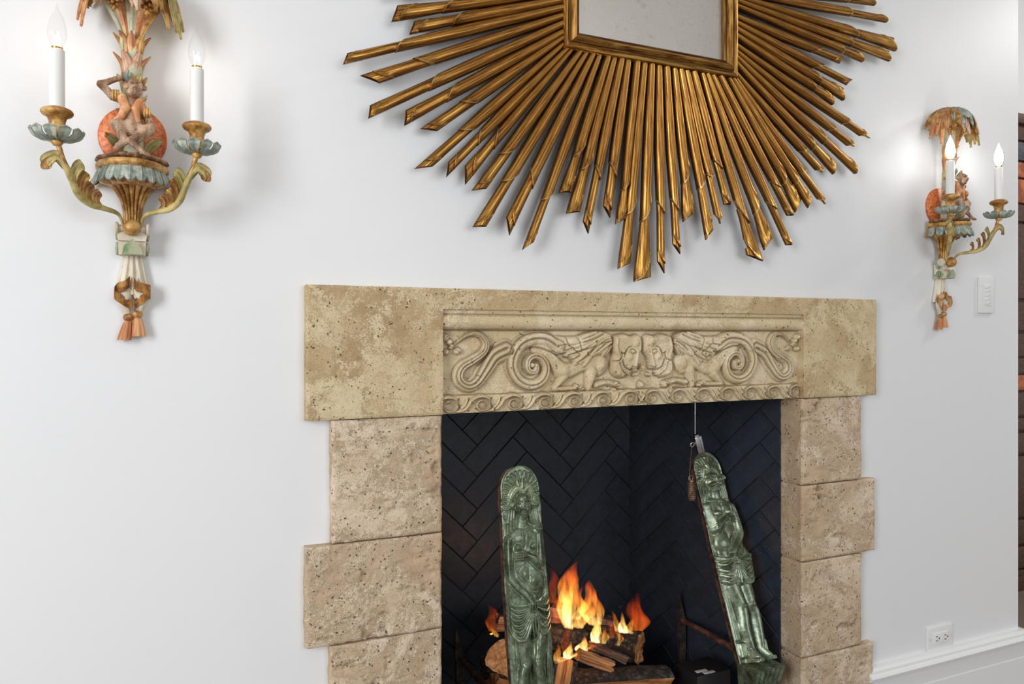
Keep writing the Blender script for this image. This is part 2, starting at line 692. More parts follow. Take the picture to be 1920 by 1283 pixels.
M = {}
M['wall'] = mat_wall()
M['trim'] = mat_plain('trim_paint', (0.80, 0.80, 0.80), 0.3, 0, 5, 0.01, 0.02)
M['ceiling'] = mat_plain('ceiling_paint', (0.74, 0.72, 0.68), 0.8, 0, 5, 0.02, 0.02)
M['stone_lintel'] = mat_stone('limestone_lintel', srgb(216, 198, 162), srgb(196, 172, 132), srgb(166, 138, 98), 0.45, 0.9, 0.7)
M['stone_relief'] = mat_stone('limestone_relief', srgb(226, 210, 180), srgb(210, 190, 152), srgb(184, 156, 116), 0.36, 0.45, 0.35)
M['stone_jamb'] = mat_stone('limestone_jamb', srgb(218, 199, 174), srgb(203, 179, 150), srgb(174, 144, 112), 0.75, 1.7, 0.5)
M['floor'] = mat_plain('oak_floor', (0.22, 0.17, 0.125), 0.4, 0, 8, 0.2, 0.05)
M['hearth'] = mat_plain('dark_slate', (0.05, 0.048, 0.046), 0.5, 0, 20, 0.2, 0.2)


def mat_firebrick():
    t = NT('black_painted_firebrick')
    v = t.coord()
    f = t.noise(v, 24, 5, 0.65)
    c = t.ramp(f, [(0.3, (0.011, 0.015, 0.023)), (0.7, (0.026, 0.034, 0.050))])
    c = t.mix(t.math('MULTIPLY', t.rnd(), 0.35), c, (0.030, 0.037, 0.050))
    speck = t.ramp(t.noise(v, 170, 2), [(0.70, (0, 0, 0)), (0.76, (1, 1, 1))])
    c = t.mix(t.math('MULTIPLY', speck, 0.5), c, (0.22, 0.22, 0.23))
    b = t.bump(t.noise(v, 90, 4), 0.3, 0.0015)
    b = t.bump(f, 0.15, 0.003, b)
    return t.set(c, t.ramp(f, [(0.3, (0.46,) * 3), (0.7, (0.33,) * 3)]), 0.0, b, Specular_IOR_Level=0.30)


M['firebrick'] = mat_firebrick()
M['mortar'] = mat_two('dusty_painted_mortar', (0.008, 0.009, 0.011), (0.085, 0.09, 0.10), 7, 0.8, 0, 0.50, 0.72)

# ------------------------------------------------------------------ room shell
WX0, WX1 = -3.4, 2.592             # the chimney wall, its right end is an outside corner
OX0, OX1, OZ1 = 0.5365, 1.5985, 1.022   # firebox opening
# the chimney wall in three bays round the fireplace
tag(MB().box(WX0, OX0 - 0.225, 0, 0.14, 0, 3.1).build('wall_back', M['wall'], smooth=False), kind='structure')
tag(MB().box(OX1 + 0.215, WX1, 0, 0.14, 0, 3.1).build('wall_right', M['wall'], smooth=False), kind='structure')
tag(MB().box(OX0 - 0.225, OX1 + 0.215, 0, 0.14, 1.262, 3.1).build('wall_chimney', M['wall'], smooth=False), kind='structure')
wl = MB().box(WX0 - 0.1, WX0, -6.5, 0.14, 0, 3.1)
tag(wl.build('wall_left', M['wall'], smooth=False), kind='structure')
tag(MB().box(2.2, 6.0, 0.86, 0.96, 0, 3.1).build('wall_alcove', M['wall'], smooth=False), kind='structure')
tag(MB().box(WX0 - 0.1, 6.0, -6.5, 0.96, -0.05, 0.0).build('floor', M['floor'], smooth=False), kind='structure')
tag(MB().box(WX0 - 0.1, 6.0, -6.5, 0.96, 3.1, 3.2).build('ceiling', M['ceiling'], smooth=False), kind='structure')

# tall baseboard with a moulded cap, running to the outside corner and round it
prof = [(0.0, 0.0), (0.020, 0.0), (0.020, 0.118), (0.016, 0.120), (0.016, 0.123), (0.020, 0.126), (0.020, 0.171),
        (0.034, 0.176), (0.036, 0.184), (0.031, 0.190), (0.026, 0.192), (0.025, 0.200), (0.019, 0.206), (0.010, 0.209), (0.0, 0.209)]


def baseboard(name, path):
    m = MB()
    n = len(prof)
    for i, (x, y, nx, ny) in enumerate(path):
        for d, z in prof:
            m.v.append((x + nx * d, y + ny * d, z))
    for i in range(len(path) - 1):
        for j in range(n - 1):
            a = i * n + j
            m.f.append((a, a + 1, a + n + 1, a + n))
    m.f.append(tuple(range(n)))
    m.f.append(tuple((len(path) - 1) * n + j for j in range(n))[::-1])
    return tag(m.build(name, M['trim'], smooth=True, angle=25), kind='structure')


BX = 1.842
baseboard('baseboard_right', [(BX + 0.02, 0, 0, -1), (WX1, 0, 1, -1), (WX1, 0.14, 1, 0)])
baseboard('baseboard_left', [(WX0, 0, 0, -1), (0.282, 0, 0, -1)])

# ------------------------------------------------------------------ firebox lined with herringbone firebrick
fb = empty('firebox', (1.065, 0.06, 0.0))
tag(fb, 'black painted firebox lined with herringbone firebrick behind the stone surround', 'firebox', kind='structure')
FY0, FY1 = 0.055, 0.57             # jamb back edge, back wall
FXL, FXR = OX0 + 0.185, OX1 - 0.185  # back corners
FZ = 1.20


def clip(poly, axis, val, keep_less):
    out = []
    for i in range(len(poly)):
        a, b = poly[i], poly[(i + 1) % len(poly)]
        ia = (a[axis] <= val) == keep_less or abs(a[axis] - val) < 1e-9
        ib = (b[axis] <= val) == keep_less or abs(b[axis] - val) < 1e-9
        if ia: out.append(a)
        if ia != ib:
            t = (val - a[axis]) / (b[axis] - a[axis])
            out.append((a[0] + t * (b[0] - a[0]), a[1] + t * (b[1] - a[1])))
    return out


def offset_poly(poly, d):
    """inset a convex counter-clockwise polygon"""
    n = len(poly)
    lines = []
    for i in range(n):
        (x0, y0), (x1, y1) = poly[i], poly[(i + 1) % n]
        l = math.hypot(x1 - x0, y1 - y0)
        nx, ny = -(y1 - y0) / l, (x1 - x0) / l
        lines.append((nx, ny, nx * x0 + ny * y0 + d))
    out = []
    for i in range(n):
        a, b = lines[i - 1], lines[i]
        det = a[0] * b[1] - a[1] * b[0]
        if abs(det) < 1e-6: return None
        out.append(((a[2] * b[1] - b[2] * a[1]) / det, (a[0] * b[2] - b[0] * a[2]) / det))
    ar = sum(out[i][0] * out[(i + 1) % n][1] - out[(i + 1) % n][0] * out[i][1] for i in range(n))
    return out if ar > 2e-5 else None


def brick_panel(o, ux, width, height, px, pz, out):
    """o origin (bottom left), ux direction along the wall, out = normal into the firebox; peak of a chevron at (px, pz)"""
    W, L, s = 0.0705, 0.241, math.sqrt(0.5)
    uz = Vector((0, 0, 1))
    n = 0
    for j in range(-8, 9):
        for i in range(-40, 41):
            for kind in (0, 1):
                if kind == 0:
                    a0, a1, b0, b1 = i * W + j * L, i * W + j * L + L, i * W - j * L, i * W - j * L + W
                else:
                    a0, a1 = i * W + j * L + L, i * W + j * L + L + W
                    b1 = i * W + W - j * L
                    b0 = b1 - L
                pts = [((a - b) * s - L * s + px, (a + b) * s - (L + 2 * W) * s + pz) for a, b in ((a0, b0), (a1, b0), (a1, b1), (a0, b1))]
                q = pts
                for ax, v, less in ((0, 0.0, False), (0, width, True), (1, 0.0, False), (1, height, True)):
                    q = clip(q, ax, v, less)
                    if len(q) < 3: break
                if len(q) < 3: continue
                r = []
                for p in q:
                    if not r or math.hypot(p[0] - r[-1][0], p[1] - r[-1][1]) > 1e-4: r.append(p)
                if len(r) > 2 and math.hypot(r[0][0] - r[-1][0], r[0][1] - r[-1][1]) < 1e-4: r.pop()
                if len(r) < 3: continue
                base = offset_poly(r, 0.0007)
                if not base: continue
                top = offset_poly(r, 0.0024)
                if not top: continue
                cx = sum(p[0] for p in base) / len(base)
                cz = sum(p[1] for p in base) / len(base)
                org = o + ux * cx + uz * cz
                lift = 0.0036 + random.uniform(-0.0012, 0.0018)
                tx, tz = random.uniform(-0.012, 0.012), random.uniform(-0.012, 0.012)
                vs = []
                for ring, h in ((base, 0.0), (base, lift - 0.0022), (top, lift)):
                    for p in ring:
                        hh = h + (0 if h == 0 else (p[0] - cx) * tx + (p[1] - cz) * tz)
                        vs.append(ux * (p[0] - cx) + uz * (p[1] - cz) + out * hh)
                m = len(base)
                fs = [tuple(range(2 * m, 3 * m))]
                for k in range(m):
                    k2 = (k + 1) % m
                    fs += [(k, k2, m + k2, m + k), (m + k, m + k2, 2 * m + k2, 2 * m + k)]
                b = mesh('brick', vs, fs, M['firebrick'], None, False)
                b.parent = fb
                b.location = org - fb.location
                n += 1
    return n


backw = FXR - FXL
brick_panel(Vector((FXL, FY1, 0)), Vector((1, 0, 0)), backw, FZ, 1.023 - FXL, 0.925, Vector((0, -1, 0)))
dl = Vector((FXL - OX0, FY1 - FY0, 0))
wl_ = dl.length
dl.normalize()
brick_panel(Vector((OX0, FY0, 0)), dl, wl_, FZ, wl_ - 0.17, 0.90, Vector((dl.y, -dl.x, 0)))
dr = Vector((OX1 - FXR, FY0 - FY1, 0)).normalized()
brick_panel(Vector((FXR, FY1, 0)), dr, wl_, FZ, 0.19, 0.93, Vector((dr.y, -dr.x, 0)))
m = MB()
m.add([(FXL, FY1, 0), (FXR, FY1, 0), (FXR, FY1, FZ), (FXL, FY1, FZ), (OX0, FY0, 0), (OX0, FY0, FZ), (OX1, FY0, 0), (OX1, FY0, FZ),
       (FXL, FY1 + .08, 0), (FXR, FY1 + .08, 0), (FXR, FY1 + .08, FZ), (FXL, FY1 + .08, FZ), (OX0 - .06, FY0 + .02, 0), (OX0 - .06, FY0 + .02, FZ), (OX1 + .06, FY0 + .02, 0), (OX1 + .06, FY0 + .02, FZ)],
      [(0, 1, 2, 3), (4, 0, 3, 5), (1, 6, 7, 2), (5, 3, 2, 7), (8, 11, 10, 9), (12, 13, 11, 8), (9, 10, 15, 14),
       (4, 5, 13, 12), (6, 14, 15, 7), (5, 7, 15, 10, 11, 13)])
mo = m.build('mortar_bed', M['mortar'], fb, smooth=False)
mo.location = -fb.location
h = MB()
h.add([(OX0, FY0, 0.012), (OX1, FY0, 0.012), (FXR, FY1, 0.012), (FXL, FY1, 0.012)], [(0, 1, 2, 3)])
ho = h.build('hearth_floor', M['hearth'], fb, smooth=False)
ho.location = -fb.location
tag(MB().box(0.2, 1.93, -0.45, FY0, 0, 0.014, 0.004).build('trim_1', M['hearth']), kind='structure')

# ------------------------------------------------------------------ stone surround
sur = empty('fireplace_surround', (1.063, 0, 0))
tag(sur, 'pitted limestone fireplace surround with carved griffin lintel on quoined jambs', 'fireplace')
OFF = -sur.location
LX0, LX1, LZ0, LZ1 = 0.2405, 1.886, 1.022, 1.304
RX0, RX1, RZ0, RZ1 = OX0, 1.6005, 1.022, 1.257   # sunk field
FRONT = 0.030


def pits(X, Z, seed, amt):
    h = 0.0006 * fbm(X * 90, Z * 90, 0, seed)
    n = fbm(X * 60, Z * 75, 3.1, seed + 5, 3)
    msk = np.clip(fbm(X * 9, Z * 9, 1.0, seed + 9, 3) * 3 + 0.25, 0, 1)
    return h - amt * np.clip(n - 0.28, 0, 0.4) * msk * 4


def edge_round(X, Z, x0, x1, z0, z1, r):
    d = np.minimum.reduce([X - x0, x1 - X, Z - z0, z1 - Z])
    t = np.clip(1 - d / r, 0, 1)
    return -r * (1 - np.sqrt(np.clip(1 - t * t, 0, 1))) * 0.8


# lintel: a long slab with a sunk field for the carving
st = 0.004
x = np.unique(np.concatenate([np.arange(LX0, LX1 + 1e-6, st), [RX0, RX1, LX1]]))
z = np.unique(np.concatenate([np.arange(LZ0, LZ1 + 1e-6, st), [RZ1, LZ1]]))
X, Z = np.meshgrid(x, z)
H = FRONT + pits(X, Z, 3, 0.0022) + edge_round(X, Z, LX0, LX1, LZ0, LZ1, 0.003)
xc, zc = (x[:-1] + x[1:]) / 2, (z[:-1] + z[1:]) / 2
XC, ZC = np.meshgrid(xc, zc)
cells = ~((XC > RX0) & (XC < RX1) & (ZC < RZ1))
o = hf_object('lintel', x, z, H, cells, -0.005, M['stone_lintel'], sur)
o.location = OFF
# solid core of the lintel down to the opening
core = MB().box(RX0, RX1, -0.004, 0.06, RZ0 + 0.001, RZ1)
core.build('lintel_core', M['stone_lintel'], sur, smooth=False).location = OFF

# ---- carved field
RF = Relief(RX0, RX1, RZ0, RZ1, 0.0014)
X, Z = RF.X, RF.Z
BASE = 0.010      # drawn depth of the ground; deepened below
RF.H[:] = BASE + 0.0005 * fbm(X * 60, Z * 200, 0, 2) + 0.0006 * np.sin(Z * 2300) * (np.minimum(X - RX0, RX1 - X) < 0.10)
# roll moulding under a fillet
mz0, mz1 = 1.212, 1.2465
t = np.clip((Z - mz0) / (mz1 - mz0), 0, 1)
roll = 0.012 + 0.017 * np.sqrt(np.clip(1 - (2 * t - 1) ** 2, 0, 1)) ** 0.9
sel = (Z >= mz0)
RF.H[sel] = np.where(t >= 1, 0.0195, roll)[sel]
RF.L[sel] = 1
fil = Z > 1.2485
RF.H[fil] = 0.0225
# wave border band
wz0, wz1 = RZ0, 1.062
sel = Z <= wz1
RF.H[sel] = 0.0150
RF.L[sel] = 2
AX = (RX0 + RX1) / 2
AG = 1.0725


def mir(pts, s, ax=None):
    ax = ax or AX
    return [(ax + s * (p[0] - ax), p[1]) for p in pts]


for side in (1, -1):
    for i in range(7):
        cx = 0.5545 + 0.0800 * i
        c0 = wz0 + 0.0185

        def w(pts): return mir([(cx + a, wz0 + b) for a, b in pts], side)
        RF.stroke(w([(-0.062, .0035), (-.045, .006), (-.034, .016), (-.024, .029), (-.006, .0365), (.012, .034), (.021, .022), (.015, .009), (.0, .0055), (-.010, .013), (-.008, .023), (.002, .026), (.008, .020), (.004, .0145)]),
                  [.004, .006, .0065, .006, .0055, .005, .0045, .004, .003], [.020, .0225, .0235, .023, .0225, .022, .0215], 2, lines=(-.55,), ldep=.0014)
        RF.groove(w([(.028, .034), (.022, .022), (.030, .008)]), .0016, .003)
        RF.groove(w([(.013, .0335), (.021, .022), (.0145, .0095), (.0, .0065), (-.0095, .0135), (-.0075, .0225), (.002, .0255), (.0075, .020), (.003, .0145)]), .0012, .0030)
        RF.stroke(w([(.026, .006), (.040, .020), (.046, .034)]), [.0035, .0045, .002], .0205, 2)
RF.H[np.abs(Z - wz1) < 0.0018] -= 0.001

# ---- griffins: traced on the left one, mirrored to the right one
K1, K2 = 5.832, 6.752


def a1(px, py): p = P(820 + px / K1, 570 + py / K1, -0.022); return (p.x, p.z)
def a2(px, py): p = P(1000 + px / K2, 580 + py / K2, -0.022); return (p.x, p.z)
def a3(px, py): p = P(1130 + px / 7.544, 590 + py / 7.544, -0.022); return (p.x, p.z)


for side, lab in ((1, 3), (-1, 4)):
    def A(*pts): return mir([a1(*p) for p in pts], side, AG - 0.002)
    def B(*pts): return mir([a2(*p) for p in pts], side, AG)
    def C(*pts): return mir([(a3(*p)[0] - 0.002, a3(*p)[1]) for p in pts], side, AG)
    sg = side
    # snaking tail
    RF.stroke(A((770, 500), (640, 570), (540, 720), (450, 850), (360, 900), (275, 860), (245, 780), (290, 690), (400, 620), (510, 540), (550, 450), (520, 370), (465, 330), (400, 325), (330, 350), (265, 395), (205, 445)),
              [.028, .027, .0235, .019, .0165, .0155, .014, .0115, .010, .008, .0055, .0035],
              [.020, .0205, .021, .022, .0225, .023, .024, .0235, .022, .021, .019, .016], lab, smooth=7, p=3.0, lines=(-.62, -.1, .45), ldep=.0034, lw=.12)
    # flower at the tail tip
    for (px, py, r) in ((100, 370, .0125), (150, 420, .010), (110, 530, .010), (240, 520, .011), (170, 470, .008)):
        RF.blob(A((px, py))[0], r, r * .85, .0215, .4, lab)
    RF.groove(A((80, 440), (140, 460), (190, 480)), .0016, .004)
    RF.groove(A((215, 500), (250, 530), (270, 560)), .0013, .003)
    # body, haunch and chest
    RF.poly(B((-60, 330), (120, 330), (260, 470), (420, 660), (620, 640), (760, 560), (900, 560), (985, 640), (970, 760), (860, 870), (700, 800), (520, 880), (380, 900), (260, 800), (150, 640), (0, 560)), .0185, .012, lab, k=.003)
    RF.blob(B((390, 790))[0], .026, .023, .0245, -.5 * sg, lab, k=.004)
    RF.blob(B((870, 700))[0], .019, .026, .0245, -.3 * sg, lab, k=.004)
    # legs and paws
    RF.stroke(B((400, 860), (330, 950), (290, 1010), (420, 1010), (560, 1000)), [.016, .010, .008, .007, .007], [.023, .0205, .018, .0165, .018], lab, k=.002)
    RF.stroke(B((760, 800), (740, 900), (720, 1000)), [.020, .015, .011], [.0235, .0225, .020], lab, k=.002)
    RF.stroke(B((820, 960), (950, 930), (1050, 950), (1110, 960)), [.010, .0085, .009, .008], [.0215, .0205, .021, .021], lab, k=.002)
    for (px, py) in ((560, 975), (600, 990), (630, 1010), (1060, 935), (1095, 955), (1110, 985), (1040, 1020)):
        RF.blob(B((px, py))[0], .0055, .006, .0235, 0, lab, k=.001)
    for (px, py) in ((1072, 940), (1100, 970), (580, 985), (615, 1000)):
        RF.groove(B((px - 18, py + 30), (px + 6, py - 14)), .001, .002)
    # volute
    RF.stroke(A((1330, 470), (1200, 390), (1060, 385), (930, 440), (850, 560), (830, 690), (880, 810), (970, 880), (1070, 890), (1160, 840), (1205, 750), (1200, 660), (1150, 590), (1075, 570), (1010, 610), (995, 690), (1030, 745), (1085, 735), (1095, 680)),
              [.022, .0215, .021, .020, .019, .0175, .0165, .0155, .014, .0125, .011, .010, .009, .008],
              [.0215, .022, .023, .0235, .0235, .023, .0225, .022, .0215, .0215, .022, .0225], lab, smooth=7, p=3.2, lines=(-.72, 0.0), ldep=.0036, lw=.11)
    RF.blob(A((1050, 672))[0], .008, .0085, .0235, 0, lab)
    RF.groove(A((1010, 480), (1120, 480), (1260, 530), (1400, 620)), .0018, .004)
    # wing: covert then three rows of feathers fanning back from the shoulder
    RF.poly(B((300, 330), (560, 330), (800, 270), (940, 310), (985, 420), (960, 560), (880, 590), (720, 650), (620, 730), (540, 690), (420, 580), (320, 460)), .021, .010, lab)
    feather = [
        [(985, 470), (930, 540), (890, 585), .0062], [(985, 420), (900, 480), (800, 560), .0066], [(985, 390), (880, 440), (760, 590), .0068],
        [(975, 360), (860, 410), (640, 720), .0072], [(960, 335), (820, 400), (540, 690), .0078], [(930, 320), (760, 420), (430, 580), .0080],
        [(900, 310), (720, 400), (370, 535), .0078], [(860, 300), (640, 400), (310, 460), .0074], [(800, 295), (640, 350), (560, 400), .0070],
        [(620, 420), (500, 400), (440, 430), .0064]]
    for p0, p1, p2, r in feather:
        RF.stroke(B(p0, p1, p2), [r * .7, r, r * .9], [.0235, .0245, .0225], lab, p=3, lines=(.9,), ldep=.003, lw=.22)
    for g in ([(420, 335), (440, 430), (500, 500)], [(560, 340), (590, 440), (620, 540)], [(490, 470), (540, 530), (600, 570)], [(680, 540), (720, 600)],
              [(310, 465), (440, 445)], [(370, 535), (500, 490)], [(430, 585), (560, 545), (780, 470)], [(500, 650), (600, 580)], [(530, 690), (680, 600), (800, 470), (940, 400)],
              [(620, 420), (760, 380), (900, 310)], [(800, 540), (900, 440), (980, 400)], [(890, 590), (985, 460)]):
        RF.groove(B(*g), .0013, .0038)
    # grotesque profile mask facing the centre
    RF.poly(C((180, 290), (330, 260), (420, 290), (520, 270), (580, 330), (585, 500), (520, 620), (500, 720), (440, 770), (400, 860), (310, 915), (200, 880), (140, 780), (165, 560)), .0225, .010, lab)
    RF.blob(C((480, 400))[0], .017, .018, .0265, 0, lab, k=.004)          # brow
    RF.blob(C((390, 600))[0], .015, .017, .0265, .3 * sg, lab, k=.004)     # cheek
    RF.stroke(C((500, 520), (480, 640), (460, 735)), [.007, .007, .0085], [.025, .0265, .0270], lab, k=.002)   # nose
    RF.blob(C((240, 830))[0], .015, .012, .025, -.5 * sg, lab, k=.003)     # jaw
    RF.stroke(C((250, 650), (290, 770), (380, 850)), [.005, .006, .005], [.0255, .026, .025], lab)   # lower lip with teeth
    RF.groove(C((290, 630), (330, 740), (430, 800)), .0018, .005)
    RF.groove(C((245, 670), (290, 790), (370, 870)), .0013, .004)
    for i in range(6):
        u = i / 5
        q = (262 + 100 * u + 8 * math.sin(u * 3), 690 + 145 * u)
        RF.groove(C((q[0] - 10, q[1] + 12), (q[0] + 12, q[1] - 10)), .0007, .0025, smooth=0)
    RF.groove(C((310, 610), (330, 560), (370, 470), (430, 450)), .0014, .0025)
    RF.stroke(C((215, 340), (200, 480), (230, 590), (215, 650)), [.008, .010, .0085, .005], [.025, .026, .027, .025], lab)   # ear
    RF.groove(C((165, 660), (240, 650), (285, 590), (275, 520)), .0014, .004)
    RF.groove(C((275, 540), (320, 550), (345, 500)), .0014, .004)
    RF.blob(C((440, 525))[0], .0062, .0055, .0272, 0, lab)                 # eye
    RF.groove(C((395, 500), (440, 490), (480, 520), (470, 555)), .0011, .0032)
    RF.groove(C((400, 520), (430, 555), (465, 550)), .0010, .0026)
    RF.groove(C((443, 524), (447, 530)), .0014, .0035, smooth=0)
    RF.groove(C((430, 730), (460, 745), (490, 730)), .0012, .003)
# small star and face between the two masks
for (px, py, rx, rz, an) in ((1207, 690, .006, .011, 0), (1195, 702, .011, .0055, .3), (1220, 703, .010, .0055, -.3), (1205, 722, .0095, .012, 0)):
    p = P(px, py, -0.022)
    RF.blob((p.x, p.z), rx, rz, .0225, an, 0)
p = P(1206, 722, -0.022)
RF.groove([(p.x - .004, p.z + .003), (p.x - .002, p.z + .003)], .001, .002, 0)
RF.groove([(p.x + .002, p.z + .003), (p.x + .004, p.z + .003)], .001, .002, 0)
RF.groove([(p.x - .002, p.z - .005), (p.x + .003, p.z - .005)], .001, .002, 0)

fld = (Z > wz1) & (Z < mz0)
RF.H[fld] = np.minimum(0.005 + (RF.H[fld] - BASE) * 1.55, 0.0315)
lo_ = Z <= wz1
RF.H[lo_] = 0.0125 + (RF.H[lo_] - 0.0150) * 1.5


def blur(a, n):
    for _ in range(n):
        p = np.pad(a, 1, mode='edge')
        a = 0.25 * (p[:-2, 1:-1] + p[2:, 1:-1] + p[1:-1, :-2] + p[1:-1, 2:])
    return a


# old grime plus painted-in shade along the cut lines and hollows
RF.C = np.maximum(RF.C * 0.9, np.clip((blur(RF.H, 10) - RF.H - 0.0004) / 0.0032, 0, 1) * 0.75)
RF.H += pits(X, Z, 31, 0.0012) * 0.9
RF.H = 0.7 * RF.H + 0.3 * blur(RF.H, 1)
Lc = RF.L[:-1, :-1]
for lab, nm, lb in ((0, 'frieze_field', None), (1, 'roll_moulding', None), (2, 'wave_scroll_border', 'border of running wave scrolls along the lintel bottom'),
                    (3, 'griffin_carving', 'carved winged griffin facing right with curling tail'), (4, 'griffin_carving', 'carved winged griffin facing left with curling tail')):
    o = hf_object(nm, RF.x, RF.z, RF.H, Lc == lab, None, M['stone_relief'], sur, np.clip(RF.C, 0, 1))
    o.location = OFF
    if lb: tag(o, lb)
# underside of the carved field
MB().add([(RX0, -RF.H[0, 0], RZ0), (RX1, -RF.H[0, -1], RZ0), (RX1, 0.06, RZ0), (RX0, 0.06, RZ0)], [(0, 1, 2, 3)]).build('lintel_soffit', M['stone_lintel'], sur, False).location = OFF


# ---- jamb stones, toothed like quoins
def jamb_stone(x0, x1, z0, z1, inner, seed):
    st = 0.0028
    g = 0.0016
    x = np.linspace(x0, x1, int((x1 - x0) / st) + 1)
    z = np.linspace(z0 + g, z1 - g, int((z1 - z0) / st) + 1)
    X, Z = np.meshgrid(x, z)
    rough = 0.0035 * fbm(X * 11, Z * 11, seed, seed, 3) + 0.0020 * fbm(X * 55, Z * 70, seed, seed + 3, 4)
    gn = fbm(X * 42, Z * 42, 1.5, seed + 7, 3)
    gm = np.clip(fbm(X * 8, Z * 8, 2.2, seed + 11, 2) * 3 + 0.35, 0, 1)
    g2 = fbm(X * 30 + Z * 8, Z * 95, 4.5, seed + 21, 3)
    g2m = np.clip(fbm(X * 6, Z * 6, 7.2, seed + 23, 2) * 3 + 0.2, 0, 1)
    H = 0.0265 + 1.15 * rough - 0.022 * np.clip(gn - 0.15, 0, 0.4) * gm - 0.012 * np.clip(g2 - 0.2, 0, 0.4) * g2m + edge_round(X, Z, x0, x1, z0, z1, 0.009)
    carve = np.clip(np.clip(gn - 0.20, 0, 0.5) * gm * 3.2 + np.clip(g2 - 0.26, 0, .4) * g2m * 2.5, 0, 1) * 0.7
    ex = np.minimum(X - x0, x1 - X)
    ez = np.minimum(Z - z0, z1 - Z)
    wx = np.exp(-ex / 0.02) * 0.0030 * fbm(X * 0 + x0 * 9, Z * 45, 0.3, seed, 3) * np.where(X - x0 < x1 - X, 1, 1)
    wz = np.exp(-ez / 0.008) * 0.0012 * fbm(X * 45, Z * 0 + z0 * 9, 0.6, seed, 3)
    o = hf_object('stone', x, z, H, np.ones((len(z) - 1, len(x) - 1), bool), -0.001, M['stone_jamb'], sur, carve, warp=(wx, wz))
    o.location = OFF
    # return into the opening: a rough face of its own
    y = np.linspace(-0.020, FY0, 22)
    Y, ZZ = np.meshgrid(y, z)
    R = 0.0018 * fbm(Y * 60 + 5, ZZ * 60, seed, seed + 2, 4) - 0.002 * (ZZ < z0 + 0.006) - 0.002 * (ZZ > z1 - 0.006)
    sgn = -1 if inner > (x0 + x1) / 2 - 1e-6 and inner == x0 else 1
    vs = [(inner + (R[j, i] if inner == x1 else -R[j, i]), Y[j, i], ZZ[j, i]) for j in range(len(z)) for i in range(len(y))]
    n = len(y)
    fs = [(j * n + i, j * n + i + 1, (j + 1) * n + i + 1, (j + 1) * n + i) for j in range(len(z) - 1) for i in range(n - 1)]
    if inner == x0: fs = [f[::-1] for f in fs]
    o2 = mesh('stone_return', vs, fs, M['stone_jamb'], sur)
    o2.location = OFF
    # body behind the face so nothing is hollow
    MB().box(min(x0, x1) + 0.003, max(x0, x1) - 0.003, -0.018, -0.0005, z0 + 0.003, z1 - 0.003).build('stone_core', M['stone_jamb'], sur, False).location = OFF


jl = [(1.0215, 0.760, 0.293), (0.760, 0.547, 0.2395), (0.547, 0.285, 0.290), (0.285, 0.014, 0.2395)]
for i, (zt, zb, xo) in enumerate(jl): jamb_stone(xo, OX0, zb, zt, OX0, 41 + i)
jr = [(1.0215, 0.776, 1.831), (0.776, 0.560, 1.887), (0.560, 0.290, 1.832), (0.290, 0.014, 1.880)]
for i, (zt, zb, xo) in enumerate(jr): jamb_stone(OX1, xo, zb, zt, OX1, 61 + i)
MB().box(OX0 - 0.22, OX0 - 0.006, 0.001, FY0, 0.014, 1.02).build('jamb_core', M['stone_jamb'], sur, False).location = OFF
MB().box(OX1 + 0.006, OX1 + 0.21, 0.001, FY0, 0.014, 1.02).build('jamb_core', M['stone_jamb'], sur, False).location = OFF
# ------------------------------------------------------------------ sunburst mirror
M['gold_ray'] = mat_gold('antique_gold_leaf', stretch=(3, 115, 115))
M['gold_frame'] = mat_gold('gilt_frame', stretch=(5, 60, 60), hi=(0.70, 0.43, 0.12), rough=0.3)
M['gold_back'] = mat_plain('dark_backing_board', (0.02, 0.014, 0.010), 0.7)


def mat_mirror():
    t = NT('foxed_mirror_glass')
    v = t.coord()
    f = t.noise(v, 5, 6, 0.7, 0.5)
    g = t.noise(v, 60, 3)
    c = t.ramp(f, [(0.35, (0.76, 0.735, 0.69)), (0.6, (0.92, 0.89, 0.84))])
    c = t.mix(t.ramp(g, [(0.62, (0, 0, 0)), (0.72, (0.35,) * 3)]), c, (0.5, 0.47, 0.43))
    return t.set(c, t.ramp(f, [(0.3, (0.38,) * 3), (0.6, (0.24,) * 3)]), 0.92)


M['mirror'] = mat_mirror()
sun = empty('sunburst_mirror', (1.087, 0, 2.135))
tag(sun, 'giltwood sunburst mirror with square frame hanging above the fireplace', 'mirror')
RY = -0.034       # the plane the rays lie in

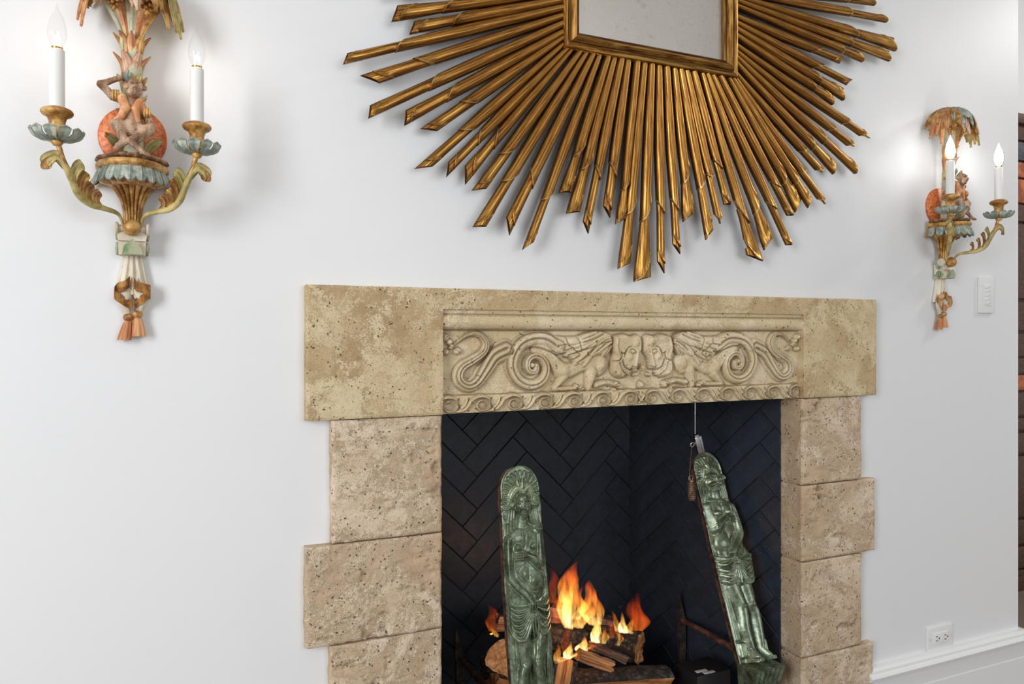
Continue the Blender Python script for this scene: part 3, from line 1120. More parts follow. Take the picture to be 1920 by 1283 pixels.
# base px, long corner px, short corner px, first lip px, second lip px
RAYS = [
    ((1053, -40), (724, -3), (735, -30), (826, -20), (745, -18)),
    ((1053, -16), (733, 43), (744, 11), (832, 10), (752, 25)),
    ((1053, 2), (767, 66), (776, 40), (847, 31), (785, 47)),
    ((1052, 17), (642, 121), (651, 102), (745, 97), (650, 110)),
    ((1052, 32), (675, 142), (712, 157), (789, 127), (712, 148)),
    ((1052, 47), (690, 224), (693, 198), (802, 156), (700, 206)),
    ((1052, 63), (758, 237), (760, 207), (836, 176), (766, 212)),
    ((1050, 75), (787, 242), (819, 247), (874, 200), (815, 241)),
    ((1052, 86), (776, 317), (811, 313), (872, 252), (809, 306)),
    ((1058, 95), (835, 332), (841, 305), (890, 262), (846, 306)),
    ((1066, 98), (872, 347), (871, 311), (922, 266), (878, 310)),
    ((1080, 104), (883, 358), (911, 355), (949, 296), (909, 350)),
    ((1093, 106), (885, 426), (911, 426), (957, 347), (911, 420)),
    ((1106, 108), (954, 442), (948, 407), (993, 344), (954, 410)),
    ((1119, 109), (978, 469), (1000, 455), (1016, 372), (992, 450)),
    ((1136, 110), (1046, 362), (1070, 362), (1088, 294), (1067, 356)),
    ((1148, 112), (1060, 401), (1087, 398), (1104, 318), (1085, 394)),
    ((1161, 115), (1099, 438), (1094, 416), (1119, 332), (1099, 414)),
    ((1174, 118), (1143, 409), (1130, 386), (1143, 326), (1138, 386)),
    ((1191, 119), (1152, 421), (1172, 411), (1176, 354), (1168, 407)),
    ((1205, 121), (1157, 505), (1182, 494), (1188, 398), (1178, 488)),
    ((1218, 124), (1186, 529), (1219, 520), (1216, 405), (1212, 515)),
    ((1232, 127), (1244, 513), (1232, 490), (1237, 396), (1240, 489)),
    ((1246, 129), (1272, 477), (1261, 458), (1260, 391), (1266, 458)),
    ((1261, 131), (1279, 417), (1303, 399), (1290, 334), (1297, 398)),
    ((1272, 133), (1321, 451), (1336, 432), (1314, 347), (1330, 430)),
    ((1284, 136), (1351, 420), (1343, 414), (1325, 335), (1346, 412)),
    ((1297, 138), (1366, 385), (1357, 384), (1344, 315), (1360, 378)),
    ((1313, 142), (1429, 490), (1398, 479), (1402, 407), (1420, 484)),
    ((1322, 144), (1430, 470), (1449, 444), (1421, 383), (1444, 442)),
    ((1334, 147), (1482, 461), (1474, 459), (1445, 392), (1476, 455)),
    ((1348, 149), (1484, 406), (1475, 404), (1451, 352), (1478, 402)),
    ((1363, 150), (1489, 399), (1502, 373), (1472, 327), (1498, 373)),
    ((1370, 151), (1512, 391), (1520, 372), (1494, 329), (1516, 372)),
    ((1375, 150), (1546, 383), (1539, 378), (1501, 326), (1540, 377)),
    ((1378, 144), (1540, 322), (1535, 325), (1503, 286), (1536, 322)),
    ((1379, 123), (1560, 328), (1567, 307), (1521, 266), (1562, 307)),
    ((1379, 112), (1600, 327), (1605, 310), (1541, 257), (1600, 314)),
    ((1379, 101), (1600, 273), (1595, 277), (1558, 246), (1596, 272)),
    ((1379, 90), (1628, 260), (1622, 258), (1584, 231), (1618, 254)),
    ((1379, 70), (1555, 196), (1560, 178), (1522, 155), (1557, 180)),
    ((1379, 58), (1574, 188), (1580, 166), (1531, 142), (1576, 166)),
    ((1379, 46), (1595, 153), (1586, 159), (1536, 123), (1588, 153)),
    ((1379, 35), (1577, 109), (1572, 120), (1531, 99), (1571, 113)),
    ((1379, 14), (1611, 116), (1615, 101), (1574, 86), (1612, 104)),
    ((1379, 5), (1660, 115), (1665, 96), (1588, 77), (1660, 101)),
    ((1379, -4), (1669, 95), (1675, 71), (1598, 52), (1671, 76)),
    ((1379, -14), (1658, 43), (1659, 31), (1588, 30), (1655, 37)),
    ((1379, -26), (1638, 11), (1640, -1), (1584, 5), (1633, 4)),
]


def ray(k, A, L, S, l1, l2, sp0, sp1):
    """a half round reed that ends in two scooped lips"""
    c = (L + S) / 2
    d = (c - A)
    D = d.length
    d.normalize()
    out = Vector((0, -1, 0))
    n = out.cross(d)
    aL, aS = (L - A).dot(d), (S - A).dot(d)
    qL, qS = (L - A).dot(n), (S - A).dot(n)
    wide = abs(qL - qS)
    pointed = wide < 0.0115
    sg = 1.0 if qL > qS else -1.0
    we = max(wide, 0.021) if not pointed else 0.0215
    a1 = max(0.35 * D, min((l1 - A).dot(d), 0.86 * D))
    a2 = max(a1 + 0.04, min((l2 - A).dot(d), D - 0.004))

    def W(a):
        # reeds of one bundle touch until the slits open near the first lip
        lin = lambda u: sp0 + (sp1 - sp0) * u
        return float(np.interp(a, [0, 0.6 * a1, 0.8 * a1, a1, a2, D], [sp0, lin(0.6), min(lin(0.8) * 0.90, we * 1.2), min(sp1 * 0.80, we * 1.06), we, we]))
    nq = 13
    q = np.sin(np.linspace(-1, 1, nq) * math.pi / 2)
    V, F = [], []
    carve = []

    def seg(a0, endf, hgt, nt, rim, wmul=lambda a: 1.0, taper_in=False, tilt=0.0, lastflat=False):
        n0 = len(V)
        ends = [endf(x) for x in q]
        ts = [0.955 * i / (nt - 2) for i in range(nt - 1)] + [0.988, 1.0]
        for i in range(nt + 1):
            t = ts[i]
            for j in range(nq):
                a = a0 + (ends[j] - a0) * t
                w = W(a) * wmul(a) * 0.5
                h = hgt * max(0.0, 1 - abs(q[j]) ** 2.2) ** 0.62 + 0.0035
                if taper_in: h *= 0.75 + 0.25 * min(1, t * 3)
                h += tilt * q[j] * hgt * t
                edge = 0.0
                if rim and t > 0.90:
                    h += 0.0030 * ((t - 0.90) / 0.10) ** 1.5 * (1 if abs(q[j]) < 0.98 else 0.3)
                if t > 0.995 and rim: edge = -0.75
                V.append((a, q[j] * w, h))
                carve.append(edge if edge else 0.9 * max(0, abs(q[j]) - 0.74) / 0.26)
        # front drop of the lip, and foot
        for j in range(nq):
            a, y, h = V[n0 + nt * nq + j]
            V.append((a - 0.0012, y, 0.001))
            carve.append(1.0)
        for i in range(nt + 1):
            for j in range(nq - 1):
                p = n0 + i * nq + j
                F.append((p, p + nq, p + nq + 1, p + 1))
        # flat back
        m0 = len(V)
        for i in range(nt + 1):
            for j in (0, nq - 1):
                a, y, h = V[n0 + i * nq + j]
                V.append((a, y, 0.0))
                carve.append(1.0)
        for i in range(nt):
            p, r = n0 + i * nq, m0 + 2 * i
            F.append((p, r, r + 2, p + nq))
            p2 = p + nq - 1
            F.append((p2, p2 + nq, r + 3, r + 1))
            F.append((r, r + 1, r + 3, r + 2))

    s = sg
    if pointed:
        e1 = lambda x: a1 - 0.55 * we * abs(x) ** 2.2
        e2 = lambda x: a2 - 0.7 * we * abs(x) ** 2.2
        e3 = lambda x: max(aL, aS, D) + 0.001 - 0.028 * abs(x - 0.35 * s) ** 1.3
        pin = lambda a: 1.0 if a < a2 - 0.012 else max(0.12, 1 - 0.88 * ((a - a2 + 0.012) / max(0.012, D - a2 + 0.012)) ** 0.8)
    else:
        e1 = lambda x: a1 + 0.9 * we * (0.5 * s * x) - 0.42 * we * (s * x - 0.25) ** 2 * (1 if s * x < 0.25 else 0.3)
        e2 = lambda x: a2 + 0.9 * we * (0.5 * s * x) - 0.42 * we * (s * x - 0.25) ** 2 * (1 if s * x < 0.25 else 0.3)
        # the cut runs from the long to the short corner, slightly hollow
        e3 = lambda x: aS + (aL - aS) * (0.5 + 0.5 * s * x) - 0.004 * (1 - x * x)
        pin = lambda a: 1.0
    k1, k2 = 0.90, 0.97
    seg(0.0, e1, 0.0135, 24, True)
    waist = lambda a: 0.86 + 0.12 * np.clip((a - a1) / max(0.01, a2 - a1), 0, 1)
    seg(a1 - 0.03, lambda x: max(e2(x), a1 - 0.02), 0.0092, 16, True, (lambda a: waist(a) * (pin(a))), True, 0.12 * s)
    seg(a2 - 0.03, lambda x: max(e3(x), a2 - 0.025), 0.0048, 6, False, (lambda a: 0.97 * pin(a)), True, 0.18 * s)
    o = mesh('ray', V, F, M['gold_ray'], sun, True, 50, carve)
    Mx = Matrix((d, n, out)).transposed().to_4x4()
    Mx.translation = A - sun.location
    o.matrix_local = Mx
    return o


GROUPS = [3, 4, 4, 4, 4, 5, 4, 4, 4, 4, 4, 5]
WPTS = []
for k, (b, L, S, l1, l2) in enumerate(RAYS):
    pts = [P(*p, RY) + Vector((0, -0.0016 * (k % 2), 0)) for p in (b, L, S, l1, l2)]
    dd = (pts[1] + pts[2]) / 2 - pts[0]
    pts[0] = pts[0] - dd.normalized() * 0.012      # start the reed under the frame
    WPTS.append(pts)
i0 = 0
for g in GROUPS:
    for k in range(i0, i0 + g):
        A, E = WPTS[k][0], (WPTS[k][1] + WPTS[k][2]) / 2
        d = (E - A).normalized()
        a1 = (WPTS[k][3] - A).dot(d)
        s0, s1 = [], []
        for j in (k - 1, k + 1):
            if i0 <= j < i0 + g:
                B, EB = WPTS[j][0], (WPTS[j][1] + WPTS[j][2]) / 2
                e = (EB - B).normalized()
                n = Vector((-d.z, 0, d.x))
                for aa, lst in ((0.01, s0), (a1, s1)):
                    p = A + d * aa
                    # where the neighbour's axis crosses the normal through p
                    den = e.dot(d)
                    u = (p - B).dot(d) / den
                    lst.append(abs((B + e * u - p).dot(n)))
        sp0 = min(0.020, max(0.0125, sum(s0) / len(s0) * 1.04))
        sp1 = min(0.034, max(0.0165, sum(s1) / len(s1) * 1.04))
        ray(k, *WPTS[k], sp0, sp1)
    i0 += g
# the upper half repeats the lower one turned about the centre
for o in [c for c in sun.children if c.name.split('.')[0] == 'ray']:
    c = o.copy()
    COL.objects.link(c)
    c.parent = sun
    c.matrix_local = Matrix.Rotation(math.pi, 4, 'Y') @ o.matrix_local

# backing board behind the reeds (sets them off the wall), octagonal
m = MB()
cx, cz, R0 = 0.0, 0.0, 0.335
oc = [(R0 * math.cos(math.radians(22.5 + 45 * i)), R0 * math.sin(math.radians(22.5 + 45 * i))) for i in range(8)]
m.add([(x, -0.004, z) for x, z in oc] + [(x, -0.033, z) for x, z in oc],
      [tuple(range(8)), tuple(range(8, 16))[::-1]] + [(i, i + 8, (i + 1) % 8 + 8, (i + 1) % 8) for i in range(8)])
bm_ = bmesh.new()
m.build('backing_board', M['gold_back'], sun, smooth=False)

# moulded square frame, four mitred rails
HALF, FWID = 0.2595, 0.0435
fprof = [(0.000, 0.030), (0.0, 0.050), (0.003, 0.056), (0.008, 0.058), (0.012, 0.056), (0.0145, 0.053), (0.017, 0.0535), (0.021, 0.060), (0.0265, 0.0635), (0.032, 0.060),
         (0.0345, 0.054), (0.0365, 0.0535), (0.040, 0.0535), (0.0425, 0.051), (0.0435, 0.044), (0.0435, 0.038)]
for r in range(4):
    V, F, cvv = [], [], []
    n = len(fprof)
    for e, sx in ((0, -1), (1, 1)):
        for (w, h) in fprof:
            V.append((sx * (HALF - w), -(HALF - w), h))
            cvv.append(0.9 if h in (0.053, 0.0535, 0.038, 0.044) else (0.6 if h < 0.052 else 0.0))
    F = [(j, j + n, j + n + 1, j + 1) for j in range(n - 1)]
    o = mesh('frame_rail', V, F, M['gold_frame'], sun, True, 30, cvv)
    a = r * math.pi / 2
    ux, uz = Vector((math.cos(a), 0, math.sin(a))), Vector((-math.sin(a), 0, math.cos(a)))
    Mx = Matrix((ux, uz, Vector((0, -1, 0)))).transposed().to_4x4()
    o.matrix_local = Mx
g = HALF - FWID
MB().box(-g - .002, g + .002, -0.040, -0.034, -g - .002, g + .002).build('mirror_glass', M['mirror'], sun, smooth=False)
# ------------------------------------------------------------------ palm and monkey wall sconces
M['s_gold'] = mat_two('ochre_gilding', srgb(150, 98, 40), srgb(212, 168, 96), 45, 0.45, 0.15, dark=srgb(70, 38, 16))
M['s_orange'] = mat_two('burnt_orange_gilding', srgb(176, 112, 66), srgb(212, 166, 108), 40, 0.48, 0.1, dark=srgb(84, 40, 18))
M['s_olive'] = mat_two('olive_paint', srgb(156, 140, 82), srgb(202, 182, 120), 40, 0.55, dark=srgb(74, 62, 26))
M['s_blue'] = mat_two('blue_green_paint', srgb(132, 146, 138), srgb(184, 188, 172), 60, 0.55, dark=srgb(78, 72, 50))
M['s_pale'] = mat_two('pale_sage_paint', srgb(168, 172, 148), srgb(205, 200, 172), 45, 0.55, dark=srgb(110, 88, 56))
M['s_pink'] = mat_two('dusty_pink_paint', srgb(196, 152, 124), srgb(220, 188, 164), 45, 0.55, dark=srgb(120, 80, 50))
M['s_red'] = mat_two('vermilion_gilt_disk', srgb(182, 84, 42), srgb(212, 130, 76), 120, 0.42, 0.2, dark=srgb(120, 50, 24))
M['s_fur'] = mat_two('umber_fur', srgb(132, 98, 72), srgb(196, 164, 136), 70, 0.6, dark=srgb(60, 38, 26), stretch=(1, 1, 0.35))
M['s_vest'] = mat_two('orange_vest', srgb(196, 128, 82), srgb(220, 172, 122), 50, 0.5, dark=srgb(120, 58, 30))
M['s_cream'] = mat_two('aged_cream_paint', srgb(205, 192, 168), srgb(228, 218, 198), 38, 0.55, dark=srgb(140, 116, 84), stretch=(1, 1, 0.4))
M['s_fringe'] = mat_two('gilt_fringe', srgb(142, 92, 48), srgb(204, 154, 92), 70, 0.45, 0.15, dark=srgb(60, 30, 14))
M['s_tassel'] = mat_two('rust_tassel', srgb(178, 106, 62), srgb(210, 156, 106), 60, 0.5, dark=srgb(96, 44, 20), stretch=(1, 1, 0.2))
M['s_green'] = mat_two('verdigris_paint', srgb(112, 148, 104), srgb(178, 178, 148), 40, 0.5, dark=srgb(90, 84, 60))
M['s_bark'] = mat_two('bark_paint', srgb(112, 78, 54), srgb(176, 140, 104), 60, 0.6, dark=srgb(56, 34, 22))
M['candle'] = mat_plain('white_candle_sleeve', (0.80, 0.79, 0.77), 0.4, 0, 20, 0.01, 0.02)
M['brass'] = mat_plain('brass', (0.55, 0.38, 0.14), 0.3, 1.0)


def mat_glass(name, tint=(1, 1, 1), amt=0.9):
    t = NT(name)
    tr = t.n('ShaderNodeBsdfTransparent')
    tr.inputs[0].default_value = (*tint, 1)
    gl = t.n('ShaderNodeBsdfGlossy')
    gl.inputs['Roughness'].default_value = 0.03
    fr = t.n('ShaderNodeFresnel')
    fr.inputs[0].default_value = 1.5
    mx = t.n('ShaderNodeMixShader')
    ge = t.n('ShaderNodeNewGeometry')
    t.l(t.math('MULTIPLY', t.math('MULTIPLY', fr.outputs[0], 0.85), t.math('SUBTRACT', 1.0, ge.outputs['Backfacing'])), mx.inputs[0])
    t.l(tr.outputs[0], mx.inputs[1])
    t.l(gl.outputs[0], mx.inputs[2])
    t.l(mx.outputs[0], t.out.inputs['Surface'])
    return t.m


def mat_emit(name, color, strength):
    t = NT(name)
    e = t.n('ShaderNodeEmission')
    e.inputs[0].default_value = (*color, 1)
    e.inputs[1].default_value = strength
    t.l(e.outputs[0], t.out.inputs['Surface'])
    return t.m


M['bulb_glass'] = mat_glass('clear_bulb_glass', (0.97, 0.97, 0.97))
M['filament_warm'] = mat_emit('glowing_filament_warm', (1.0, 0.84, 0.60), 26)
M['filament_bright'] = mat_emit('glowing_filament_bright', (1.0, 0.97, 0.93), 32)


def leafmesh(mb, path, width, up, cup=0.25, thick=0.0022, nw=7, lobes=0, depth=0.3, rib=0.0012):
    """carved leaf: path points, width(t), face direction up, edges curling by cup; lobed edge"""
    pts = [Vector(p) for p in catmull(path, 7)]
    n = len(pts)
    up = Vector(up)
    grid, back = [], []
    cv = []
    for i, p in enumerate(pts):
        t = i / (n - 1)
        tg = (pts[min(i + 1, n - 1)] - pts[max(i - 1, 0)]).normalized()
        b = tg.cross(up)
        if b.length < 1e-4: b = tg.cross(Vector((1, 0, 0)))
        b.normalize()
        nrm = b.cross(tg).normalized()
        w = width(t) * 0.5
        if lobes:
            w *= 1 - depth * (0.5 - 0.5 * math.cos(2 * math.pi * lobes * t)) ** 1.5
        row, rb = [], []
        for j in range(nw):
            q = -1 + 2 * j / (nw - 1)
            lift = cup * w * q * q + rib * math.exp(-(q / 0.22) ** 2)
            v = p + b * (w * q) + nrm * lift
            cv.append(max(0.9 if abs(q) > 0.98 else 0.0, 0.55 if 0.05 < abs(q) < 0.45 and nw > 5 else 0.0, 0.8 if t > 0.97 else 0.0))
            row.append(v)
            rb.append(v - nrm * thick * (1 - 0.5 * abs(q)))
        grid.append(row)
        back.append(rb)
    V = [v for r in grid for v in r] + [v for r in back for v in r]
    k = n * nw
    F = []
    for i in range(n - 1):
        for j in range(nw - 1):
            a = i * nw + j
            F.append((a, a + 1, a + nw + 1, a + nw))
            F.append((k + a, k + a + nw, k + a + nw + 1, k + a + 1))
        for j, s in ((0, 1), (nw - 1, -1)):
            a, b2 = i * nw + j, (i + 1) * nw + j
            F.append((a, b2, k + b2, k + a) if s > 0 else (a, k + a, k + b2, b2))
    for i, s in ((0, 1), (n - 1, -1)):
        for j in range(nw - 1):
            a = i * nw + j
            F.append((a, k + a, k + a + 1, a + 1) if s > 0 else (a, a + 1, k + a + 1, k + a))
    mb.add(V, F, cv)


def pointed(w0, w1, tip=0.12, peak=0.45):
    """leaf width: w0 at the base, w1 at the peak, narrowing to the tip"""
    def f(t):
        if t < peak: return w0 + (w1 - w0) * math.sin(t / peak * math.pi / 2)
        u = (t - peak) / (1 - peak)
        return max(w1 * tip, w1 * math.cos(u * math.pi / 2) ** 0.8)
    return f


def L(x, d, z): return Vector((x, -d, z))


def make_sconce(fil, glow, glow_color):
    """built about the wall face at the level of its tassel tips; +x right, -y out, z up"""
    R = empty('wall_sconce')

    def part(mb, name, mat, parent=None, label=None, angle=45):
        o = mb.build(name, M[mat], parent or R, True, angle)
        if label: o['label'] = label
        return o
    XZ = Matrix.Rotation(math.pi / 2, 4, 'X')       # lathe axis z -> -y (out of the wall)
    # round wall plate
    plate = part(MB().lathe([(0.052, 0.0), (0.0595, 0.001), (0.0595, 0.006), (0.056, 0.009), (0.0, 0.0095)], 48, L(0, 0, .387), XZ), 'wall_plate', 's_red', label='round vermilion wall plate')
    for x, z in ((-.044, .386), (.047, .378)):
        part(MB().ball(L(x, .011, z), .0042, 10, 7), 'screw', 's_red', plate)
    # palm trunk
    m = MB()
    tr = catmull([L(0, .030, .30), L(0, .032, .40), L(.001, .034, .48), L(.002, .036, .56), L(.002, .038, .66)], 8)
    m.tube(tr, [.020 + (.0145 - .020) * i / (len(tr) - 1) for i in range(len(tr))], 20)
    trunk = part(m, 'palm_trunk', 's_pale')
    # overlapping bark leaves
    tiers = [(.392, 5, 's_gold', .040), (.424, 5, 's_pale', .038), (.456, 5, 's_olive', .040), (.490, 4, 's_pink', .046), (.522, 5, 's_gold', .050)]
    for ti, (z0, n, mt, ln) in enumerate(tiers):
        for i in range(n):
            a = math.radians(-80 + 160 * (i + 0.5 * (ti % 2) * (0 if n == 4 else 0)) / (n - 1))
            dx, dd = math.sin(a), math.cos(a)
            r0 = .016
            k = 1.25 if ti >= 3 else 0.75
            c0 = L(dx * r0, .033 + dd * r0, z0)
            c1 = L(dx * (r0 + .004), .033 + dd * (r0 + .004), z0 + ln * .55)
            c2 = L(dx * (r0 + .013 * k), .033 + dd * (r0 + .010 * k), z0 + ln)
            mb = MB()
            leafmesh(mb, [c0, c1, c2], pointed(.010, .019), (dx, -dd, 0.1), -0.35, .002)
            part(mb, 'bark_leaf', mt if (i + ti) % 3 else 's_orange', trunk)
    # neck of the palm: sage blade between flaring orange and pale blades
    for dx, mt, w, sw in ((0, 's_pale', .021, 0), (-.011, 's_orange', .018, -.016), (.011, 's_orange', .020, .018), (-.020, 's_pale', .012, -.034), (.021, 's_gold', .012, .036)):
        mb = MB()
        leafmesh(mb, [L(dx * .7, .050, .535), L(dx * .9, .052, .575), L(dx + sw * .5, .056, .615), L(dx + sw, .066, .645)], (lambda w: lambda t: w * (0.55 + 0.75 * t))(w), (0.0, -1, 0.0), -0.25, .003)
        part(mb, 'neck_blade', mt, trunk)
    # crown of drooping fronds
    fr = [(-97, .074, .085, 's_gold'), (-74, .082, .128, 's_orange'), (-50, .068, .098, 's_gold'), (-24, .062, .070, 's_blue'), (4, .058, .090, 's_pink'), (28, .063, .074, 's_blue'),
          (52, .071, .112, 's_gold'), (76, .081, .134, 's_olive'), (98, .072, .088, 's_orange')]
    for fi, (az, rad, drop, mt) in enumerate(fr):
        a = math.radians(az)
        dx, dd = math.sin(a), math.cos(a) * .95
        mb = MB()
        side = Vector((math.cos(a), math.sin(a), 0))
        nf = 4
        for f in range(nf):
            u = (f - (nf - 1) / 2) / ((nf - 1) / 2)
            off = side * (u * .0185)
            dl = drop * (1 - .20 * abs(u) - (.12 if f % 2 else 0)) * (0.92 + 0.16 * ((fi * 7 + f * 3) % 5) / 4)
            q = [L(dx * .010, .040 + dd * .010, .660),
                 L(dx * rad * .45, .040 + dd * rad * .45, .684) + off * .35,
                 L(dx * rad * .85, .040 + dd * rad * .85, .678 - dl * .2) + off * .75,
                 L(dx * rad, .040 + dd * rad, .682 - dl * .65) + off * 1.1,
                 L(dx * rad * 1.05, .040 + dd * rad * 1.05, .688 - dl) + off * 1.35]
            for p in q:
                p.y = min(p.y, -0.006)
            leafmesh(mb, q, pointed(.007, .0205, .38, .62), (dx, -dd, 0.75), -0.42, .0028, 7, 0, 0, .0016)
        part(mb, 'palm_frond', mt)
    # central bud and two bunches of dates
    m = MB()
    leafmesh(m, [L(0, .060, .684), L(.001, .080, .668), L(.003, .088, .635), L(.004, .086, .606)], pointed(.014, .026, .2, .5), (0, -1, 0.3), -0.5, .004)
    m.ball(L(.001, .084, .645), .010, 12, 9, (1, .9, 1.25))
    part(m, 'palm_bud', 's_pink')
    for sx in (-1, 1):
        m = MB()
        rr = random.Random(5)
        for i in range(34):
            t = i / 33
            a = i * 2.4
            r = .0125 * math.sin(math.pi * (0.15 + 0.8 * t))
            m.ball(L(sx * .027 + r * math.cos(a), .070 + r * math.sin(a), .652 - .046 * t), .0036, 7, 5)
        part(m, 'date_bunch', 's_gold')
    # bracket shelf with rocks, gadrooned skirt and fluted cone
    def half(prof, n, cd, rx, rd, ztop, flute=0, fd=0.0, name=None):
        mb = MB()
        k = len(prof)
        for (r, z) in prof:
            for j in range(n + 1):
                ph = math.pi * j / n
                rr = r * (1 + fd * (abs(math.sin(flute * ph / 2)) - 0.6)) if flute else r
                if flute: mb.c[len(mb.v)] = max(0.0, 1 - abs(math.sin(flute * ph / 2)) * 1.9)
                mb.v.append(tuple(L(-rr * rx * math.cos(ph), cd + rr * rd * math.sin(ph), z)))
        for i in range(k - 1):
            for j in range(n):
                a = i * (n + 1) + j
                mb.f.append((a, a + 1, a + n + 2, a + n + 1))
            mb.f.append((i * (n + 1), (i + 1) * (n + 1), (i + 1) * (n + 1) + n, i * (n + 1) + n))
        mb.f.append(tuple((k - 1) * (n + 1) + j for j in range(n + 1)))
        mb.f.append(tuple(range(n + 1))[::-1])
        return mb
    sh = part(half([(.96, .3165), (1.02, .3185), (1.05, .3225), (1.05, .3265), (1.02, .330), (.97, .3315), (.90, .3318)], 40, .008, .060, .088, 0), 'shelf_moulding', 's_gold')
    m = MB()
    rr = random.Random(3)
    for i in range(15):
        a = math.pi * (i + .5) / 15
        x, d = -.050 * math.cos(a), .012 + .070 * math.sin(a)
        m.ball(L(x, d, .336 + rr.uniform(-.001, .003)), .011, 9, 6, (1.3, 1.1, rr.uniform(.35, .6)), Matrix.Rotation(a, 4, 'Z'))
    for i in range(9):
        a = math.pi * (i + .5) / 9
        m.ball(L(-.03 * math.cos(a), .014 + .04 * math.sin(a), .340), .011, 9, 6, (1.2, 1.2, .5))
    part(m, 'rock_ledge', 's_bark')
    skirt = part(half([(.66, .289), (.86, .300), (.94, .310), (.95, .317)], 40, .008, .060, .088, 0), 'skirt', 's_orange')
    for i in range(11):
        a = math.pi * (i + .5) / 11
        dx, dd = -math.cos(a), math.sin(a)
        t = Vector((dx / .060, -dd / .088, 0)).normalized()
        mb = MB()
        leafmesh(mb, [L(dx * .057, .008 + dd * .085, .3195), L(dx * .0615, .008 + dd * .091, .310), L(dx * .0650, .008 + dd * .096, .300), L(dx * .0670, .008 + dd * .099, .2885)],
                 lambda q: .0225 * (1.0 if q < .55 else math.sqrt(max(0.10, 1 - ((q - .55) / .45) ** 2))), (t.x, t.y, 0.1), -0.22, .0045, 9, 0, 0, .0022)
        part(mb, 'gadroon', 's_blue', skirt)
    for sx in (-1, 1):
        mb = MB()
        leafmesh(mb, [L(sx * .055, .012, .305), L(sx * .064, .013, .296), L(sx * .074, .012, .287)], pointed(.018, .016, .2, .2), (0, -1, .5), .2, .004)
        part(mb, 'corner_tip', 's_orange', skirt)
    prof_ = [(.25, .218), (.255, .236), (.29, .252), (.36, .266), (.47, .279), (.62, .289), (.86, .293), (.93, .298)]
    part(half(prof_, 108, .010, .060, .078, 0, 18, .17), 'fluted_cone', 's_gold', angle=70)
    # ball, side spools with volutes, knotted bow plate
    part(MB().ball(L(0, .044, .2105), .0155, 22, 14), 'ball', 's_gold')
    for sx in (-1, 1):
        XR = Matrix.Rotation(math.pi / 2, 4, 'Y')
        m = MB().lathe([(.007, 0), (.007, .010), (.012, .012), (.0125, .0155), (.006, .018), (0, .019)], 20, L(sx * .012, .030, .2095), XR if sx > 0 else Matrix.Rotation(-math.pi / 2, 4, 'Y'))
        part(m, 'spool', 's_cream')
    body = MB()
    for z0, z1, w0, w1, d in ((.160, .186, .0225, .0235, .040), (.186, .203, .0235, .026, .040)):
        body.add([L(-w0, .004, z0), L(w0, .004, z0), L(w0, d, z0), L(-w0, d, z0), L(-w1, .004, z1), L(w1, .004, z1), L(w1, d - .006, z1), L(-w1, d - .006, z1)],
                 [(0, 1, 2, 3), (4, 7, 6, 5), (0, 4, 5, 1), (3, 2, 6, 7), (0, 3, 7, 4), (1, 5, 6, 2)])
    knot = part(body, 'bow_plate', 's_cream', angle=30)
    m = MB()
    m.add([L(-.0165, .043, .160), L(.0185, .043, .160), L(.016, .047, .172), L(.001, .050, .1895), L(-.013, .047, .176), L(-.0165, .036, .160), L(.0185, .036, .160)],
          [(0, 1, 2, 3, 4), (0, 5, 6, 1), (0, 4, 5), (1, 6, 2)])
    part(m, 'green_lappet', 's_green', knot, angle=20)
    for sx in (-1, 1):
        for zc, r in ((.199, .0125), (.1735, .0125)):
            sp = []
            for i in range(34):
                t = i / 33
                a = t * 4.2 * math.pi + (0 if zc > .19 else math.pi)
                rad = r * (1 - .86 * t)
                sp.append(L(sx * (.0245 + .003 * t), .022 + rad * math.cos(a), zc + rad * math.sin(a)))
            part(MB().tube(sp, [.0030 - .0012 * i / 33 for i in range(34)], 8), 'volute', 's_green', knot)
    # hanging cloth with pleats
    def cloth(z_top, z_bot, w_top, w_bot, dep, pl, amp, name, mt, xo0=0.0, xo1=0.0, n=36, zig=None, parent=None):
        mb = MB()
        rows = 16
        for i in range(rows + 1):
            t = i / rows
            w = w_top + (w_bot - w_top) * t ** 1.2
            for j in range(n + 1):
                q = -1 + 2 * j / n
                d = dep * math.sqrt(max(0.0, 1 - .75 * q * q)) + amp * (0.5 + .5 * t) * math.cos(q * math.pi * pl)
                z = z_top + (z_bot + (zig(q) if zig else 0) - z_top) * t
                mb.v.append(tuple(L(q * w / 2 + xo0 + (xo1 - xo0) * t, d, z)))
        k = (rows + 1) * (n + 1)
        mb.v += [(v[0], -0.002, v[2]) for v in mb.v[:k]]
        for i in range(rows):
            for j in range(n):
                a = i * (n + 1) + j
                mb.f.append((a, a + n + 1, a + n + 2, a + 1))
                mb.f.append((k + a, k + a + 1, k + a + n + 2, k + a + n + 1))
            for j in (0, n):
                a, b = i * (n + 1) + j, (i + 1) * (n + 1) + j
                mb.f.append((a, k + a, k + b, b) if j == 0 else (a, b, k + b, k + a))
        for j in range(n):
            a = rows * (n + 1) + j
            mb.f.append((a, k + a, k + a + 1, a + 1))
            mb.f.append((j, j + 1, k + j + 1, k + j))
        return part(mb, name, mt, parent, angle=60)
    cl = cloth(.162, .094, .032, .062, .018, 4, .0028, 'cloth', 's_cream', zig=lambda q: -.008 * math.cos(q * math.pi * 2))
